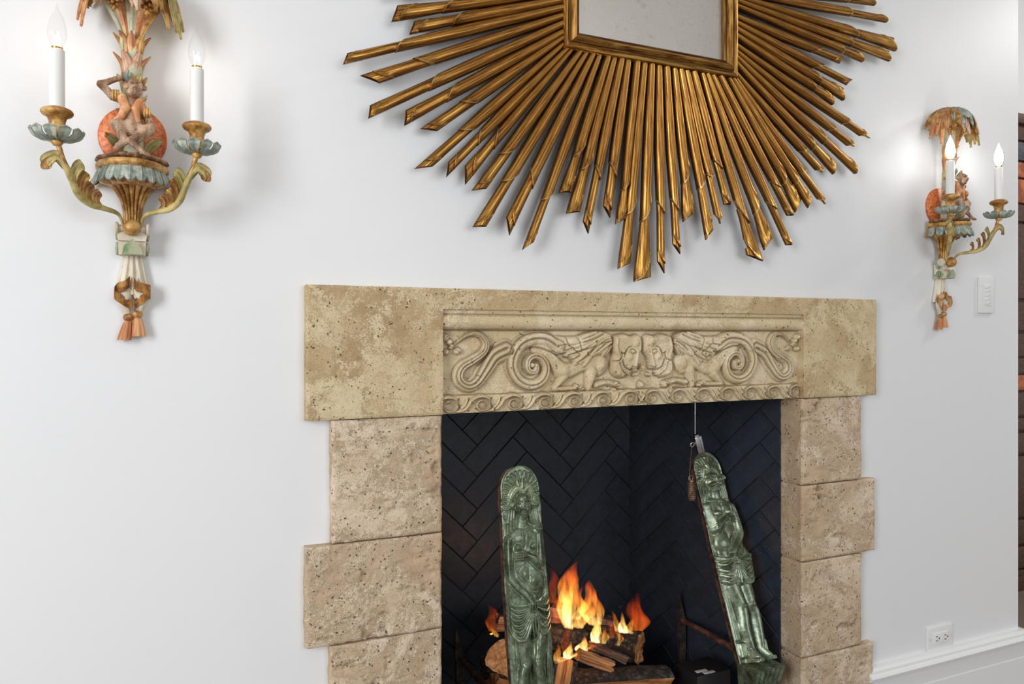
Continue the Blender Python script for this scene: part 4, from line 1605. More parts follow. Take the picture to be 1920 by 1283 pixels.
    # the fringed hem folds up and down in a zigzag of strips
    def strip(pts, d, wd, name='fringe_band'):
        mb = MB()
        P3 = [L(x, d + .004 * math.sin(i * 2.1), z) for i, (x, z) in enumerate(pts)]
        P3 = catmull(P3, 10)
        n = len(P3)
        for i, p in enumerate(P3):
            s = 0.0014 * (1 if i % 2 else 0)
            mb.v += [tuple(Vector(p) + L(0, .001 + s, wd / 2)), tuple(Vector(p) + L(0, .004 + s, 0)), tuple(Vector(p) + L(0, .002 + s, -wd / 2)), tuple(Vector(p) + L(0, -.004, 0))]
        for i in range(n - 1):
            for j in range(4):
                a, b = 4 * i + j, 4 * i + (j + 1) % 4
                mb.f.append((a, b, b + 4, a + 4))
        mb.f += [(0, 3, 2, 1), tuple(4 * (n - 1) + j for j in range(4))]
        part(mb, name, 's_fringe', cl, angle=20)
    strip([(-.004, .112), (-.012, .103), (-.025, .098), (-.0305, .090)], .021, .020)
    strip([(-.031, .086), (-.022, .079), (-.010, .071), (-.001, .067)], .022, .018)
    strip([(.003, .110), (.007, .102), (.018, .099), (.031, .095)], .022, .020)
    strip([(.031, .088), (.020, .080), (.010, .074), (.002, .067)], .022, .018)
    # tied ends below
    part(MB().tube(catmull([L(-.011, .012, .098), L(-.014, .014, .075), L(-.011, .013, .060), L(-.008, .012, .046)], 6), [.012, .0125, .0125, .0125, .012, .0115, .011, .011, .010, .010, .009, .0085, .008, .0075, .007, .006, .006, .0055, .0055], 14, .75, (1, 0, 0)), 'cloth_end', 's_cream', cl)
    part(MB().tube(catmull([L(.009, .012, .098), L(.015, .014, .078), L(.013, .013, .064), L(.008, .012, .050)], 6), [.012, .0125, .0125, .0125, .012, .0115, .011, .011, .010, .010, .009, .0085, .008, .0075, .007, .006, .006, .0055, .0055], 14, .75, (1, 0, 0)), 'cloth_end', 's_cream', cl)
    for (x, z, x2, z2, r) in ((-.008, .043, -.015, .000, .0088), (.008, .049, .010, .007, .0092)):
        ta = part(MB().ball(L(x, .014, z), r, 16, 10, (1, .9, .9)), 'tassel', 's_fringe')
        mb = MB()
        prof2 = [(.55, 0.0), (.75, .16), (.95, .45), (1.10, .8), (1.12, 1.0)]
        n = 28
        for (rr_, t) in prof2:
            cxx, czz = x + (x2 - x) * t, z - .006 + (z2 - z + .006) * t
            for j in range(n):
                a = 2 * math.pi * j / n
                q = rr_ * r * 1.15 * (1 + .09 * math.cos(9 * a))
                mb.v.append(tuple(L(cxx + q * math.cos(a), max(.001, .013 + q * .8 * math.sin(a)), czz)))
        for i in range(len(prof2) - 1):
            for j in range(n):
                a, b = i * n + j, i * n + (j + 1) % n
                mb.f.append((a, a + n, b + n, b))
        mb.f.append(tuple((len(prof2) - 1) * n + j for j in range(n)))
        part(mb, 'tassel_skirt', 's_tassel', ta, angle=60)
    # two scrolling arms with acanthus, cup, sleeve and bulb
    for sx in (-1, 1):
        pth = [(.014, .036, .212), (.022, .050, .233), (.043, .066, .2395), (.064, .082, .2435), (.081, .096, .257), (.091, .106, .283), (.100, .113, .303), (.111, .119, .3125), (.121, .122, .308), (.124, .122, .300)]
        cp = catmull([L(sx * a, b, c) for a, b, c in pth], 7)
        n = len(cp)
        arm = part(MB().tube(cp, [.0026 + .0044 * math.sin(math.pi * min(1, i / (n - 1) * 1.0)) ** 1.2 for i in range(n)], 12, .8), 'arm', 's_olive')
        # acanthus lobes: along the hollow side, tips curling inward and up
        lob = [((.050, .072, .243), (.056, .074, .250), (.054, .074, .262), (.048, .073, .266), .017, 's_gold'),
               ((.064, .082, .245), (.070, .084, .256), (.067, .085, .272), (.060, .084, .279), .021, 's_gold'),
               ((.076, .092, .254), (.079, .094, .268), (.074, .095, .288), (.067, .094, .296), .023, 's_gold'),
               ((.088, .103, .276), (.086, .104, .290), (.079, .104, .304), (.072, .103, .308), .021, 's_olive'),
               ((.098, .111, .300), (.110, .118, .3165), (.121, .121, .311), (.127, .121, .298), .022, 's_olive'),
               ((.112, .119, .312), (.120, .122, .308), (.125, .122, .300), (.123, .121, .293), .017, 's_gold')]
        for (p0, p1, p2, p3, w, mt) in lob:
            mb = MB()
            leafmesh(mb, [L(sx * p[0], p[1], p[2]) for p in (p0, p1, p2, p3)], (lambda w: lambda t: w * (0.55 + 0.75 * t) * (1 if t < .7 else math.sqrt(max(.05, 1 - ((t - .7) / .3) ** 2))))(w), (sx * .35, -1, .1), .35, .0026, 9, 0, 0, .002)
            part(mb, 'acanthus_leaf', mt, arm)
        cx, cd = sx * .1105, .120
        up_ = .0045
        part(MB().tube([L(sx * .101, .114, .305), L(sx * .104, .116, .318), L(sx * .1095, .119, .339)], [.0055, .0042, .0045], 12), 'stem', 's_gold', arm)
        cup = part(MB().lathe([(.006, .330), (.009, .334), (.009, .338), (.006, .341), (.016, .345), (.0140, .352), (.0128, .361), (.0126, .370), (.0150, .3775), (.0225, .3815), (.0250, .385), (.0250, .388), (.0225, .3915), (.0145, .3950)], 36, L(cx, cd, up_)), 'candle_cup', 's_gold')
        for i in range(11):
            a = 2 * math.pi * i / 11
            dx, dy = math.cos(a), math.sin(a)
            c = L(cx, cd, up_)
            mb = MB()
            leafmesh(mb, [c + Vector((dx * .009, dy * .009, .341)), c + Vector((dx * .024, dy * .024, .3425)), c + Vector((dx * .033, dy * .033, .3475)), c + Vector((dx * .0362, dy * .0362, .3545)), c + Vector((dx * .0405, dy * .0405, .3580))],
                     (lambda t: .0085 + .0165 * t if t < .75 else .0210 * math.sqrt(max(.06, 1 - ((t - .75) / .25) ** 2))), (-dx, -dy, 1.2), -.28, .003, 7, 0, 0, .0016)
            part(mb, 'cup_petal', 's_blue', cup)
        part(MB().lathe([(.0118, .386), (.0118, .4925), (.0105, .4940), (.0, .4945)], 28, L(cx, cd, up_)), 'candle_sleeve', 'candle', label='white candle sleeve')
        bulb = part(MB().lathe([(.0080, .494), (.0085, .500), (.0118, .507), (.0145, .516), (.0152, .524), (.0142, .534), (.0112, .545), (.0070, .555), (.0040, .561), (.0024, .567), (.0010, .573), (.0002, .5755)], 28, L(cx, cd, up_), cap=False), 'bulb', 'bulb_glass', label='flame shaped clear glass bulb', angle=80)
        fl = MB()
        if glow:    # white inner glow shape, added to fill the bulb with glare
            fl.lathe([(.0040, .500), (.0092, .507), (.0118, .516), (.0124, .524), (.0115, .534), (.0088, .545), (.0052, .555), (.0024, .563), (.0006, .569)], 20, L(cx, cd, up_))
        else:
            zz = .514
            fl.tube(catmull([L(cx - .003, cd, .503), L(cx - .0035, cd, zz), L(cx - .001, cd + .002, zz + .008), L(cx + .001, cd - .002, zz + .001), L(cx + .0035, cd, zz + .006), L(cx + .003, cd, .503)], 6), .0015, 8)
        o = mesh('filament', fl.v, fl.f, M[fil], bulb)
        part(MB().lathe([(.0088, .4935), (.0088, .4985), (.007, .4995)], 20, L(cx, cd, up_)), 'socket', 'brass', bulb)
        if glow: continue
        lt = bpy.data.lights.new('bulb_light', 'POINT')
        lt.energy, lt.color, lt.shadow_soft_size = glow_color[3], glow_color[:3], .012
        lo = bpy.data.objects.new('bulb_light', lt)
        COL.objects.link(lo)
        lo.parent = R
        lo.location = L(cx, cd, .524)
    # seated monkey in an open vest, one arm up, the other across its crossed legs
    D = .062
    fur = sdf_body('monkey', [
        ('e', L(.0070, D + .012, .4670), (.0128, .0130, .0138)), ('e', L(.0085, D + .0235, .4605), (.0082, .0070, .0068)), ('e', L(.0055, D + .016, .4530), (.0112, .011, .0098)), ('e', L(.0078, D + .0235, .4715), (.0090, .0030, .0026)), ('e', L(.0088, D + .0300, .4625), (.0030, .0020, .0020)),
        ('e', L(-.0085, D + .006, .4660), (.0042, .0025, .0055)), ('e', L(.0222, D + .006, .4665), (.0042, .0025, .0055)),
        ('c', L(.005, D + .008, .452), .009, L(.002, D + .004, .435), .0125), ('e', L(.001, D, .420), (.0175, .014, .024)), ('e', L(.002, D + .002, .390), (.021, .018, .022)),
        ('c', L(-.012, D + .002, .440), .0075, L(-.030, D + .004, .4455), .0070), ('c', L(-.030, D + .004, .4455), .0070, L(-.0490, D + .002, .4655), .0066), ('c', L(-.0490, D + .002, .4655), .0062, L(-.019, D - .008, .4845), .0048),
        ('e', L(-.013, D - .010, .4860), (.008, .004, .004)),
        ('c', L(.013, D, .434), .008, L(.0245, D, .418), .0078), ('c', L(.0245, D, .418), .0075, L(.034, D + .010, .394), .0070), ('c', L(.034, D + .010, .394), .0072, L(.008, D + .030, .368), .0052), ('c', L(.008, D + .030, .368), .0052, L(-.012, D + .030, .356), .0050),
        ('e', L(-.018, D + .028, .3530), (.0075, .005, .0045), .4),
        ('c', L(-.006, D + .004, .388), .0135, L(-.023, D + .016, .392), .0105), ('c', L(-.023, D + .016, .392), .0100, L(-.010, D + .026, .362), .0070), ('c', L(-.010, D + .026, .362), .0060, L(-.020, D + .034, .346), .0050),
        ('c', L(.010, D + .004, .385), .0125, L(.030, D + .014, .388), .0095), ('c', L(.030, D + .012, .388), .0090, L(.004, D + .024, .360), .0070), ('c', L(.000, D + .030, .362), .0056, L(.018, D + .034, .343), .0046), ('e', L(.024, D + .036, .3395), (.009, .006, .0035), -.4),
        ('-e', L(.0040, D + .0260, .4672), (.0024, .0030, .0020)), ('-e', L(.0125, D + .0260, .4672), (.0024, .0030, .0020)), ('-e', L(.0088, D + .0305, .4570), (.0058, .0026, .0010)),
    ], .00125, M['s_fur'], R, .0035, lambda X, Y, Z: .0005 * np.sin(Z * 1500 + 6 * np.sin(X * 300)))
    for i in range(4):
        part(MB().tube([L(-.012 - .0022 * i, D + .033, .356 - .0006 * i), L(-.019 - .0018 * i, D + .0345, .350 - .001 * i), L(-.0225 - .001 * i, D + .033, .3455 - .0006 * i)], [.0017, .0016, .0012], 7), 'finger', 's_fur', fur)
        part(MB().tube([L(.020 + .0022 * i, D + .039, .3405), L(.0245 + .0022 * i, D + .0405, .3375), L(.027 + .002 * i, D + .039, .3345)], [.0017, .0016, .0012], 7), 'toe', 's_fur', fur)
        part(MB().tube([L(-.012 + .0018 * i, D - .004, .489 - .0014 * i), L(-.006 + .0014 * i, D - .003, .4885 - .0014 * i), L(-.003 + .0012 * i, D - .004, .486 - .0014 * i)], [.0015, .0014, .0011], 7), 'finger', 's_fur', fur)
    vst = sdf_body('vest', [
        ('c', L(-.014, D + .010, .442), .0085, L(-.0085, D + .014, .424), .0080), ('c', L(-.0085, D + .014, .424), .0080, L(-.0165, D + .014, .406), .0060), ('c', L(-.0165, D + .014, .406), .0060, L(-.033, D + .010, .3945), .0034),
        ('c', L(.0125, D + .008, .440), .0075, L(.0080, D + .014, .424), .0070), ('c', L(.0080, D + .014, .424), .0070, L(.0115, D + .014, .402), .0045),
        ('c', L(-.014, D + .010, .442), .0085, L(-.020, D + .004, .444), .0085), ('c', L(.0125, D + .008, .440), .0075, L(.021, D + .003, .424), .0085)], .00125, M['s_vest'], R, .002)
    for (x, z, rx) in ((-.0255, .4465, 0), (.0255, .4195, 0)):
        m = MB().ball(L(x, D + .006, z), .0100, 16, 10, (.8, 1, 1.05))
        for a in (-.35, .15, .6):
            m.tube([L(x + .0092 * math.sin(a * 1.3) * .8, D + .006 + .0102 * math.cos(t), z + .0102 * math.sin(t)) for t in np.linspace(-1.4, 1.9, 12)], .0012, 6)
        part(m, 'cuff', 's_gold', vst)
    # leaves springing behind the figure and on its cap
    for (p0, p1, p2, w, mt) in (((-.012, .040, .348), (-.028, .052, .366), (-.043, .052, .382), .017, 's_olive'), ((.022, .040, .350), (.036, .052, .366), (.052, .050, .378), .021, 's_olive'),
                                ((.006, .058, .474), (.012, .066, .484), (.016, .068, .492), .010, 's_olive'), ((.014, .058, .472), (.021, .062, .480), (.026, .062, .488), .008, 's_gold'), ((-.004, .056, .476), (-.007, .064, .487), (-.004, .064, .498), .012, 's_blue'),
                                ((.015, .070, .430), (.020, .074, .440), (.026, .074, .446), .008, 's_fringe')):
        mb = MB()
        leafmesh(mb, [L(*p0), L(*p1), L(*p2)], pointed(w * .6, w, .2, .5), (0, -1, .2), .3, .0022, 7, 0, 0, .0016)
        part(mb, 'figure_leaf', mt)
    return R


sc1 = make_sconce('filament_warm', False, (1.0, .78, .62, 0.16))
tag(sc1, 'palm tree wall sconce with seated monkey, left of the sunburst mirror, bulbs softly lit', 'wall sconce', 'pair of painted palm sconces')
sc1.location = (-0.0795, 0, 1.190)
sc2 = make_sconce('filament_bright', True, (1.0, .97, .93, 0.34))
tag(sc2, 'palm tree wall sconce with glaring bulbs above the light switch, right of the mirror', 'wall sconce', 'pair of painted palm sconces')
sc2.location = (2.194, 0, 1.216)
# ------------------------------------------------------------------ caryatid andirons
def mat_bronze():
    t = NT('green_patinated_bronze')
    v = t.coord()
    f = t.noise(v, 34, 6, 0.7)
    c = t.ramp(f, [(0.32, srgb(62, 66, 51)), (0.48, srgb(98, 109, 87)), (0.68, srgb(140, 156, 131))])
    g = t.noise(v, 120, 3)
    c = t.mix(t.ramp(g, [(0.58, (0, 0, 0)), (0.70, (0.6,) * 3)]), c, srgb(64, 72, 56))
    c = t.mix(t.math('MULTIPLY', t.attr('carve'), 0.85), c, srgb(176, 186, 150))
    r = t.ramp(f, [(0.3, (0.20,) * 3), (0.7, (0.34,) * 3)])
    b = t.bump(g, 0.3, 0.0008)
    return t.set(c, r, 0.42, b, Specular_IOR_Level=0.7)


M['bronze'] = mat_bronze()
M['rust_iron'] = mat_two('rusty_iron', srgb(70, 48, 38), srgb(120, 82, 64), 50, 0.65, 0.3, dark=srgb(40, 28, 24))
M['black_iron'] = mat_two('sooty_iron', srgb(46, 40, 38), srgb(84, 72, 64), 40, 0.6, 0.3, dark=srgb(20, 18, 18))

SX, SZ = 0.110 / 84.0, 0.600 / 495.0


def fp(px, py):
    """photo pixel on the left andiron -> its own flat coordinates (x across, z above the feet)"""
    return ((px - (970 + (py - 872) * 0.068)) * SX, (1367 - py) * SZ)


def fa(px, py): return fp(910 + px / 5.833, 860 + py / 5.833)
def fb_(px, py): return fp(910 + px / 5.753, 1060 + py / 5.753)


def caryatid_field():
    R = Relief(-0.0625, 0.0625, -0.004, 0.606, 0.0011)
    X, Z = R.X, R.Z
    # outline of the cast plate
    half = np.interp(Z, [-.01, .05, .30, .43, .475, .50, .52], [.0545, .0550, .0570, .0535, .0520, .0535, .0520])
    top = 0.6 - 0.056
    arch = np.where(Z > top, 0.0515 * np.sqrt(np.clip(1 - ((Z - top) / 0.055) ** 2, 0, 1)), half)
    inside = np.abs(X) < np.where(Z > 0.52, np.minimum(arch, 0.0515), arch)
    R.H[:] = 0.004
    edge = np.where(Z > top, arch - np.abs(X), half - np.abs(X))
    rim = np.exp(-((edge - 0.003) / 0.0022) ** 2)
    R.H += 0.004 * rim
    F = lambda *p: [fa(*q) for q in p]
    G = lambda *p: [fb_(*q) for q in p]
    # 1 headdress: fluted shell, leaf and curls
    c = fa(385, 400)
    for i in range(15):
        a = math.radians(-8 + 196 * i / 14)
        r = 0.048 if 2 < i < 12 else .043
        R.stroke([(c[0] + .016 * math.cos(a), c[1] + .014 * math.sin(a)), (c[0] + r * math.cos(a), c[1] + (r + .003) * math.sin(a))], [.0025, .0062], [.010, .0105], 1, k=.001, smooth=0)
    for i in range(14):
        a = math.radians(-1 + 182 * i / 13)
        R.groove([(c[0] + .018 * math.cos(a), c[1] + .016 * math.sin(a)), (c[0] + .047 * math.cos(a), c[1] + .050 * math.sin(a))], .0009, .0030, 0)
    R.stroke(F((392, 350), (390, 270), (388, 200)), [.004, .0085, .003], [.017, .018, .013], 1, lines=(0,), ldep=.002)
    R.stroke(F((400, 370), (350, 300), (330, 240)), [.004, .005, .003], [.016, .015, .011], 1)
    R.stroke(F((410, 370), (440, 290), (435, 240)), [.004, .005, .003], [.016, .015, .011], 1)
    # hair rolled back from the brow, ending in snail curls
    R.stroke(F((400, 375), (330, 340), (270, 400), (250, 470), (290, 530)), [.006, .012, .013, .010, .007], [.019, .019, .017, .013, .010], 2, lines=(-.6, -.2, .2, .6), ldep=.002, lw=.12)
    R.stroke(F((410, 375), (465, 330), (495, 400), (510, 480), (490, 530)), [.006, .010, .011, .010, .007], [.019, .019, .017, .013, .010], 2, lines=(-.6, -.2, .2, .6), ldep=.002, lw=.12)
    for (cx, cy, r, s) in ((200, 495, .0150, 1), (552, 490, .0115, -1)):
        c2 = fa(cx, cy)
        sp = [(c2[0] + s * r * (1 - .82 * t) * math.cos(-.6 - t * 9.4), c2[1] + r * (1 - .82 * t) * math.sin(-.6 - t * 9.4)) for t in np.linspace(0, 1, 40)]
        R.blob(c2, r, r, .0095, 0, 2)
        R.stroke(sp, [r * .34, r * .22], [.0140, .0140], 2, smooth=0)
        R.groove([(c2[0] + s * r * (.80 - .74 * t) * math.cos(-.6 - t * 9.4), c2[1] + r * (.80 - .74 * t) * math.sin(-.6 - t * 9.4)) for t in np.linspace(0, 1, 30)], .0009, .003, 0)
    R.stroke(F((160, 560), (240, 560), (300, 500)), [.006, .007, .005], [.011, .012, .013], 2)
    R.stroke(F((575, 545), (520, 545), (490, 500)), [.005, .006, .005], [.011, .012, .013], 2)
    # long tresses on both sides
    for a, b, w in (((185, 590), (165, 850), .0045), ((215, 590), (195, 840), .0045), ((245, 590), (225, 820), .0050), ((275, 580), (262, 790), .0050), ((300, 580), (300, 750), .0050),
                    ((535, 585), (600, 830), .0050), ((510, 590), (570, 800), .0050), ((490, 610), (535, 770), .0050), ((475, 640), (505, 750), .0045), ((555, 580), (618, 850), .0040)):
        R.stroke(F(a, ((a[0] + b[0]) / 2 - 5, (a[1] + b[1]) / 2), b), w, [.013, .014, .010], 2, k=.0005)
    # 3 skin: neck, trunk, arms
    R.stroke(F((395, 640), (390, 760)), [.0125, .0150], [.021, .018], 3, k=.003, smooth=0)
    R.poly(F((320, 760), (480, 755), (590, 820), (625, 950), (620, 1200), (640, 1500), (600, 1700), (300, 1700), (190, 1500), (185, 1100), (175, 920), (220, 830)), .0215, .022, 3, k=.003)
    R.blob(F((390, 900))[0], .036, .030, .0260, 0, 3, k=.006)
    R.blob(F((340, 985))[0], .0120, .0130, .0345, 0, 3, k=.002)
    R.blob(F((515, 985))[0], .0130, .0135, .0345, 0, 3, k=.002)
    R.groove(F((285, 960), (285, 1020), (320, 1045)), .0012, .0025)
    R.groove(F((425, 860), (425, 960), (400, 1020)), .0022, .0025, c=.3)
    R.stroke(F((330, 790), (390, 800), (400, 830)), .0022, .0275, 3, k=.002)
    R.stroke(F((540, 790), (450, 800), (425, 830)), .0022, .0275, 3, k=.002)
    for p in ((355, 1010), (543, 1000)):
        R.blob(F(p)[0], .0022, .0022, .0355, 0, 3)
    R.blob(G((520, 210))[0], .028, .038, .0290, 0, 3, k=.006)
    R.blob(G((420, 120))[0], .022, .026, .0265, 0, 3, k=.005)
    R.groove(G((455, 40), (462, 130), (465, 200)), .0018, .0016, c=.2)
    R.groove(G((500, 305), (540, 312), (570, 300)), .0012, .0018, c=.4)
    # arm hanging at the viewer's left, hand on the cloth
    R.stroke(F((235, 900), (215, 1000), (225, 1150), (240, 1260)) + G((270, 170), (360, 270), (470, 370)), [.0150, .0150, .0140, .0130, .0125, .0120, .0100], [.0270, .0310, .0325, .0330, .0340, .0345, .0345], 3, k=.0015)
    R.groove(F((300, 1050), (300, 1200), (315, 1290)), .0013, .004)
    R.groove(G((320, 90), (420, 220), (520, 360)), .0013, .004)
    R.groove(G((210, 165), (290, 270), (380, 355)), .0013, .004)
    R.stroke(G((450, 360), (500, 430)), [.0105, .0110], [.0345, .0365], 3, k=.001, smooth=0)
    for i in range(5):
        R.stroke(G((470 + 19 * i, 430), (474 + 18 * i, 490), (484 + 14 * i, 528 - 2 * abs(i - 2))), [.0026, .0026, .0020], [.0375, .0380, .0340], 3)
    # forearm folded up, hand under the breast
    R.stroke(F((600, 870), (610, 1000), (605, 1140), (585, 1210)), [.0120, .0120, .0130, .0130], [.0235, .0270, .0310, .0325], 3, k=.0015)
    R.stroke(F((590, 1190), (520, 1120), (455, 1075)), [.0155, .0125, .0085], [.0340, .0370, .0385], 3, k=.001)
    R.groove(F((455, 1140), (520, 1210), (590, 1275), (640, 1290)), .0013, .0045)
    R.groove(F((475, 1050), (560, 1090), (640, 1170)), .0012, .003)
    R.blob(F((410, 1080))[0], .0125, .0090, .0390, 0, 3, k=.001)
    for i in range(4):
        y = 1052 + 25 * i
        R.stroke(F((405, y + 4), (345, y), (303 + 4 * abs(i - 1), y + 5)), [.0025, .0025, .0020], [.0405, .0405, .0375], 3)
    R.stroke(F((430, 1050), (400, 1030), (385, 1005)), [.0030, .0026, .0020], [.040, .040, .0375], 3)
    # legs
    R.stroke(G((390, 640), (400, 800), (410, 950), (420, 1060), (395, 1180)) + [fp(980, 1300), fp(989, 1352)], [.0240, .0225, .0195, .0165, .0165, .0130, .0100], [.0300, .0330, .0335, .0340, .0310, .0290, .0270], 3, k=.0025)
    R.stroke(G((590, 640), (590, 820), (575, 950), (560, 1060), (570, 1180)) + [fp(1014, 1300), fp(1013, 1350)], [.0220, .0215, .0185, .0160, .0160, .0125, .0100], [.0290, .0320, .0325, .0330, .0305, .0285, .0270], 3, k=.0025)
    R.blob(G((425, 1070))[0], .0130, .0150, .0365, 0, 3, k=.004)
    R.blob(G((560, 1070))[0], .0125, .0150, .0355, 0, 3, k=.004)
    R.groove(G((510, 800), (520, 960), (490, 1090), (500, 1280)), .0020, .006)
    R.groove([fp(996, 1283), fp(1000, 1350)], .0020, .005, 0)
    for fx, s in ((988, -1), (1015, 1)):
        R.stroke([fp(fx, 1345), fp(fx + s * 2, 1362), fp(fx + s * 4, 1369)], [.0095, .0110, .0100], [.030, .042, .046], 3, k=.001)
        for i in range(5):
            R.stroke([fp(fx + s * 3 - 6.5 + 3.2 * i, 1362), fp(fx + s * 4 - 6.5 + 3.2 * i, 1370)], .0021, .0490 - .0008 * abs(i - 2), 3, smooth=0)
    # 4 face
    R.blob(F((400, 530))[0], .0215, .0330, .0330, 0, 3, k=.002)
    R.blob(F((400, 455))[0], .0185, .0160, .0345, 0, 3, k=.004)
    R.blob(F((355, 570))[0], .0085, .0095, .0365, 0, 3, k=.004)
    R.blob(F((450, 570))[0], .0085, .0095, .0365, 0, 3, k=.004)
    R.stroke(F((408, 480), (410, 530), (418, 562)), [.0026, .0034, .0052], [.0365, .0380, .0398], 3, k=.0015)
    R.blob(F((412, 658))[0], .0075, .0065, .0380, 0, 3, k=.003)
    for ex in (357, 453):
        R.blob(F((ex, 505))[0], .0075, .0048, .0330, 0, 3)
        R.blob(F((ex, 506))[0], .0052, .0034, .0368, 0, 3)
        R.groove(F((ex - 30, 505), (ex, 488), (ex + 28, 505)), .0008, .0022)
        R.groove(F((ex - 26, 512), (ex, 524), (ex + 24, 512)), .0007, .0016)
        R.groove(F((ex - 1, 505), (ex + 2, 507)), .0010, .002, 0)
    R.stroke(F((320, 490), (350, 470), (385, 480)), .0022, .0365, 3, k=.001)
    R.stroke(F((425, 480), (460, 468), (490, 485)), .0022, .0365, 3, k=.001)
    R.stroke(F((385, 610), (412, 603), (440, 608)), [.0014, .0024, .0014], .0388, 3, k=.0006)
    R.stroke(F((392, 628), (414, 634), (435, 626)), [.0014, .0024, .0014], .0386, 3, k=.0006)
    R.groove(F((380, 618), (412, 619), (445, 614)), .0008, .003)
    R.groove(F((330, 440), (310, 520), (325, 620), (370, 690), (420, 705), (470, 660), (492, 560), (485, 460)), .0010, .002, c=.5)
    # 5 drapery gathered at the hand
    sw = [((205, 330), (250, 440), (350, 480), (455, 470)), ((215, 400), (270, 500), (360, 530), (460, 490)), ((220, 470), (280, 560), (370, 580), (462, 510)), ((225, 530), (300, 625), (385, 630), (470, 530)),
          ((230, 590), (310, 690), (400, 680), (478, 545)), ((235, 640), (330, 750), (410, 740), (485, 560)), ((240, 680), (320, 775), (400, 795), (440, 760), (490, 600))]
    for i, p in enumerate(sw):
        R.stroke(G(*p), [.0055, .0072, .0070, .0040], [.029, .0375, .0390, .0385], 5, k=.0012, p=2.4)
    swr = [((690, 400), (640, 450), (560, 440)), ((695, 480), (650, 520), (550, 470)), ((695, 560), (640, 610), (545, 510)), ((695, 640), (630, 690), (545, 540)), ((690, 720), (640, 770), (590, 720), (535, 560))]
    for i, p in enumerate(swr):
        R.stroke(G(*p), [.0055, .0072, .0066, .0040], [.027, .0350, .0375, .0385], 5, k=.0012, p=2.4)
    R.groove(G((560, 600), (610, 660), (660, 640)), .0010, .002)
    for p, w in ((((490, 530), (480, 640), (470, 740)), .0042), (((505, 535), (500, 660), (515, 780)), .0046), (((520, 535), (530, 660), (540, 750)), .0046), (((535, 530), (560, 640), (555, 770), (515, 812)), .0042)):
        R.stroke(G(*p), w, [.039, .0400, .0385], 5, k=.0008)
    R.groove(G((200, 300), (225, 480), (240, 660), (330, 775), (400, 800), (460, 770)), .0013, .003)
    R.groove(G((620, 110), (655, 250), (640, 360), (570, 412)), .0013, .0035)
    # straight folds of the cloak at both sides
    for x0, x1 in ((262, 290), (280, 312), (302, 334), (322, 356)):
        R.stroke(G((x0, 740), ((x0 + x1) / 2 + 6, 1000), (x1 + 6, 1250)) + [fp(963 + (x0 - 262) * .19, 1318)], .0040, [.011, .0135, .0135], 5, k=.0004)
    for x0, x1 in ((668, 672), (690, 700), (708, 722)):
        R.stroke(G((x0, 780), (x0 - 2, 1000), (x1, 1260)) + [fp(1030 + (x0 - 668) * .19, 1318)], .0042, [.011, .0135, .0135], 5, k=.0004)
    for s in (-1, 1):   # little flounced corner beside the feet
        R.poly([(s * .0500, .052), (s * .0260, .052), (s * .0285, .012), (s * .0500, .012)], .018, .006, 5)
        for i in range(4):
            R.groove([(s * (.031 + .0052 * i), .048), (s * (.0325 + .0047 * i), .016)], .0010, .003, 0)
    R.H += 0.0004 * fbm(X * 130, Z * 130, 0, 5, 3)
    tp = np.clip((edge - .001) / .0110, 0, 1)
    R.H = .005 + (R.H - .005) * np.where(Z < .51, tp ** .7, 1)
    Hp = np.pad(R.H, 1, mode='edge')
    R.H = 0.4 * R.H + 0.15 * (Hp[:-2, 1:-1] + Hp[2:, 1:-1] + Hp[1:-1, :-2] + Hp[1:-1, 2:])
    R.C = np.maximum(R.C, np.clip((blur(R.H, 8) - R.H - .0003) / .0030, 0, 1) * .7 * (edge > .004))
    ins = inside[:-1, :-1] & inside[1:, 1:] & inside[:-1, 1:] & inside[1:, :-1]
    # curls may overhang the plate a little
    curl = np.zeros_like(inside)
    for (cx, cy, r) in ((200, 495, .0150), (552, 490, .0115)):
        c2 = fa(cx, cy)
        curl |= np.hypot(X - c2[0], Z - c2[1]) < r * .97
    ins |= curl[:-1, :-1]
    # keep at least a pixel of frame so that no cell touches the array border
    ins[0, :] = False
    ins[-1, :] = False
    return R, ins


CF, CINS = caryatid_field()
_m = CINS & (CF.L[:-1, :-1] == 0)
_seen = np.zeros(_m.shape, int)
_n, _size = 0, {}
for _j, _i in np.argwhere(_m):
    if _seen[_j, _i]: continue
    _n += 1
    _st = [(_j, _i)]
    _seen[_j, _i] = _n
    _size[_n] = 0
    while _st:
        a, b = _st.pop()
        _size[_n] += 1
        for c, d in ((a + 1, b), (a - 1, b), (a, b + 1), (a, b - 1)):
            if 0 <= c < _m.shape[0] and 0 <= d < _m.shape[1] and _m[c, d] and not _seen[c, d]:
                _seen[c, d] = _n
                _st.append((c, d))
_big = max(_size, key=_size.get)
CF.L[:-1, :-1][_m & (_seen != _big)] = 5


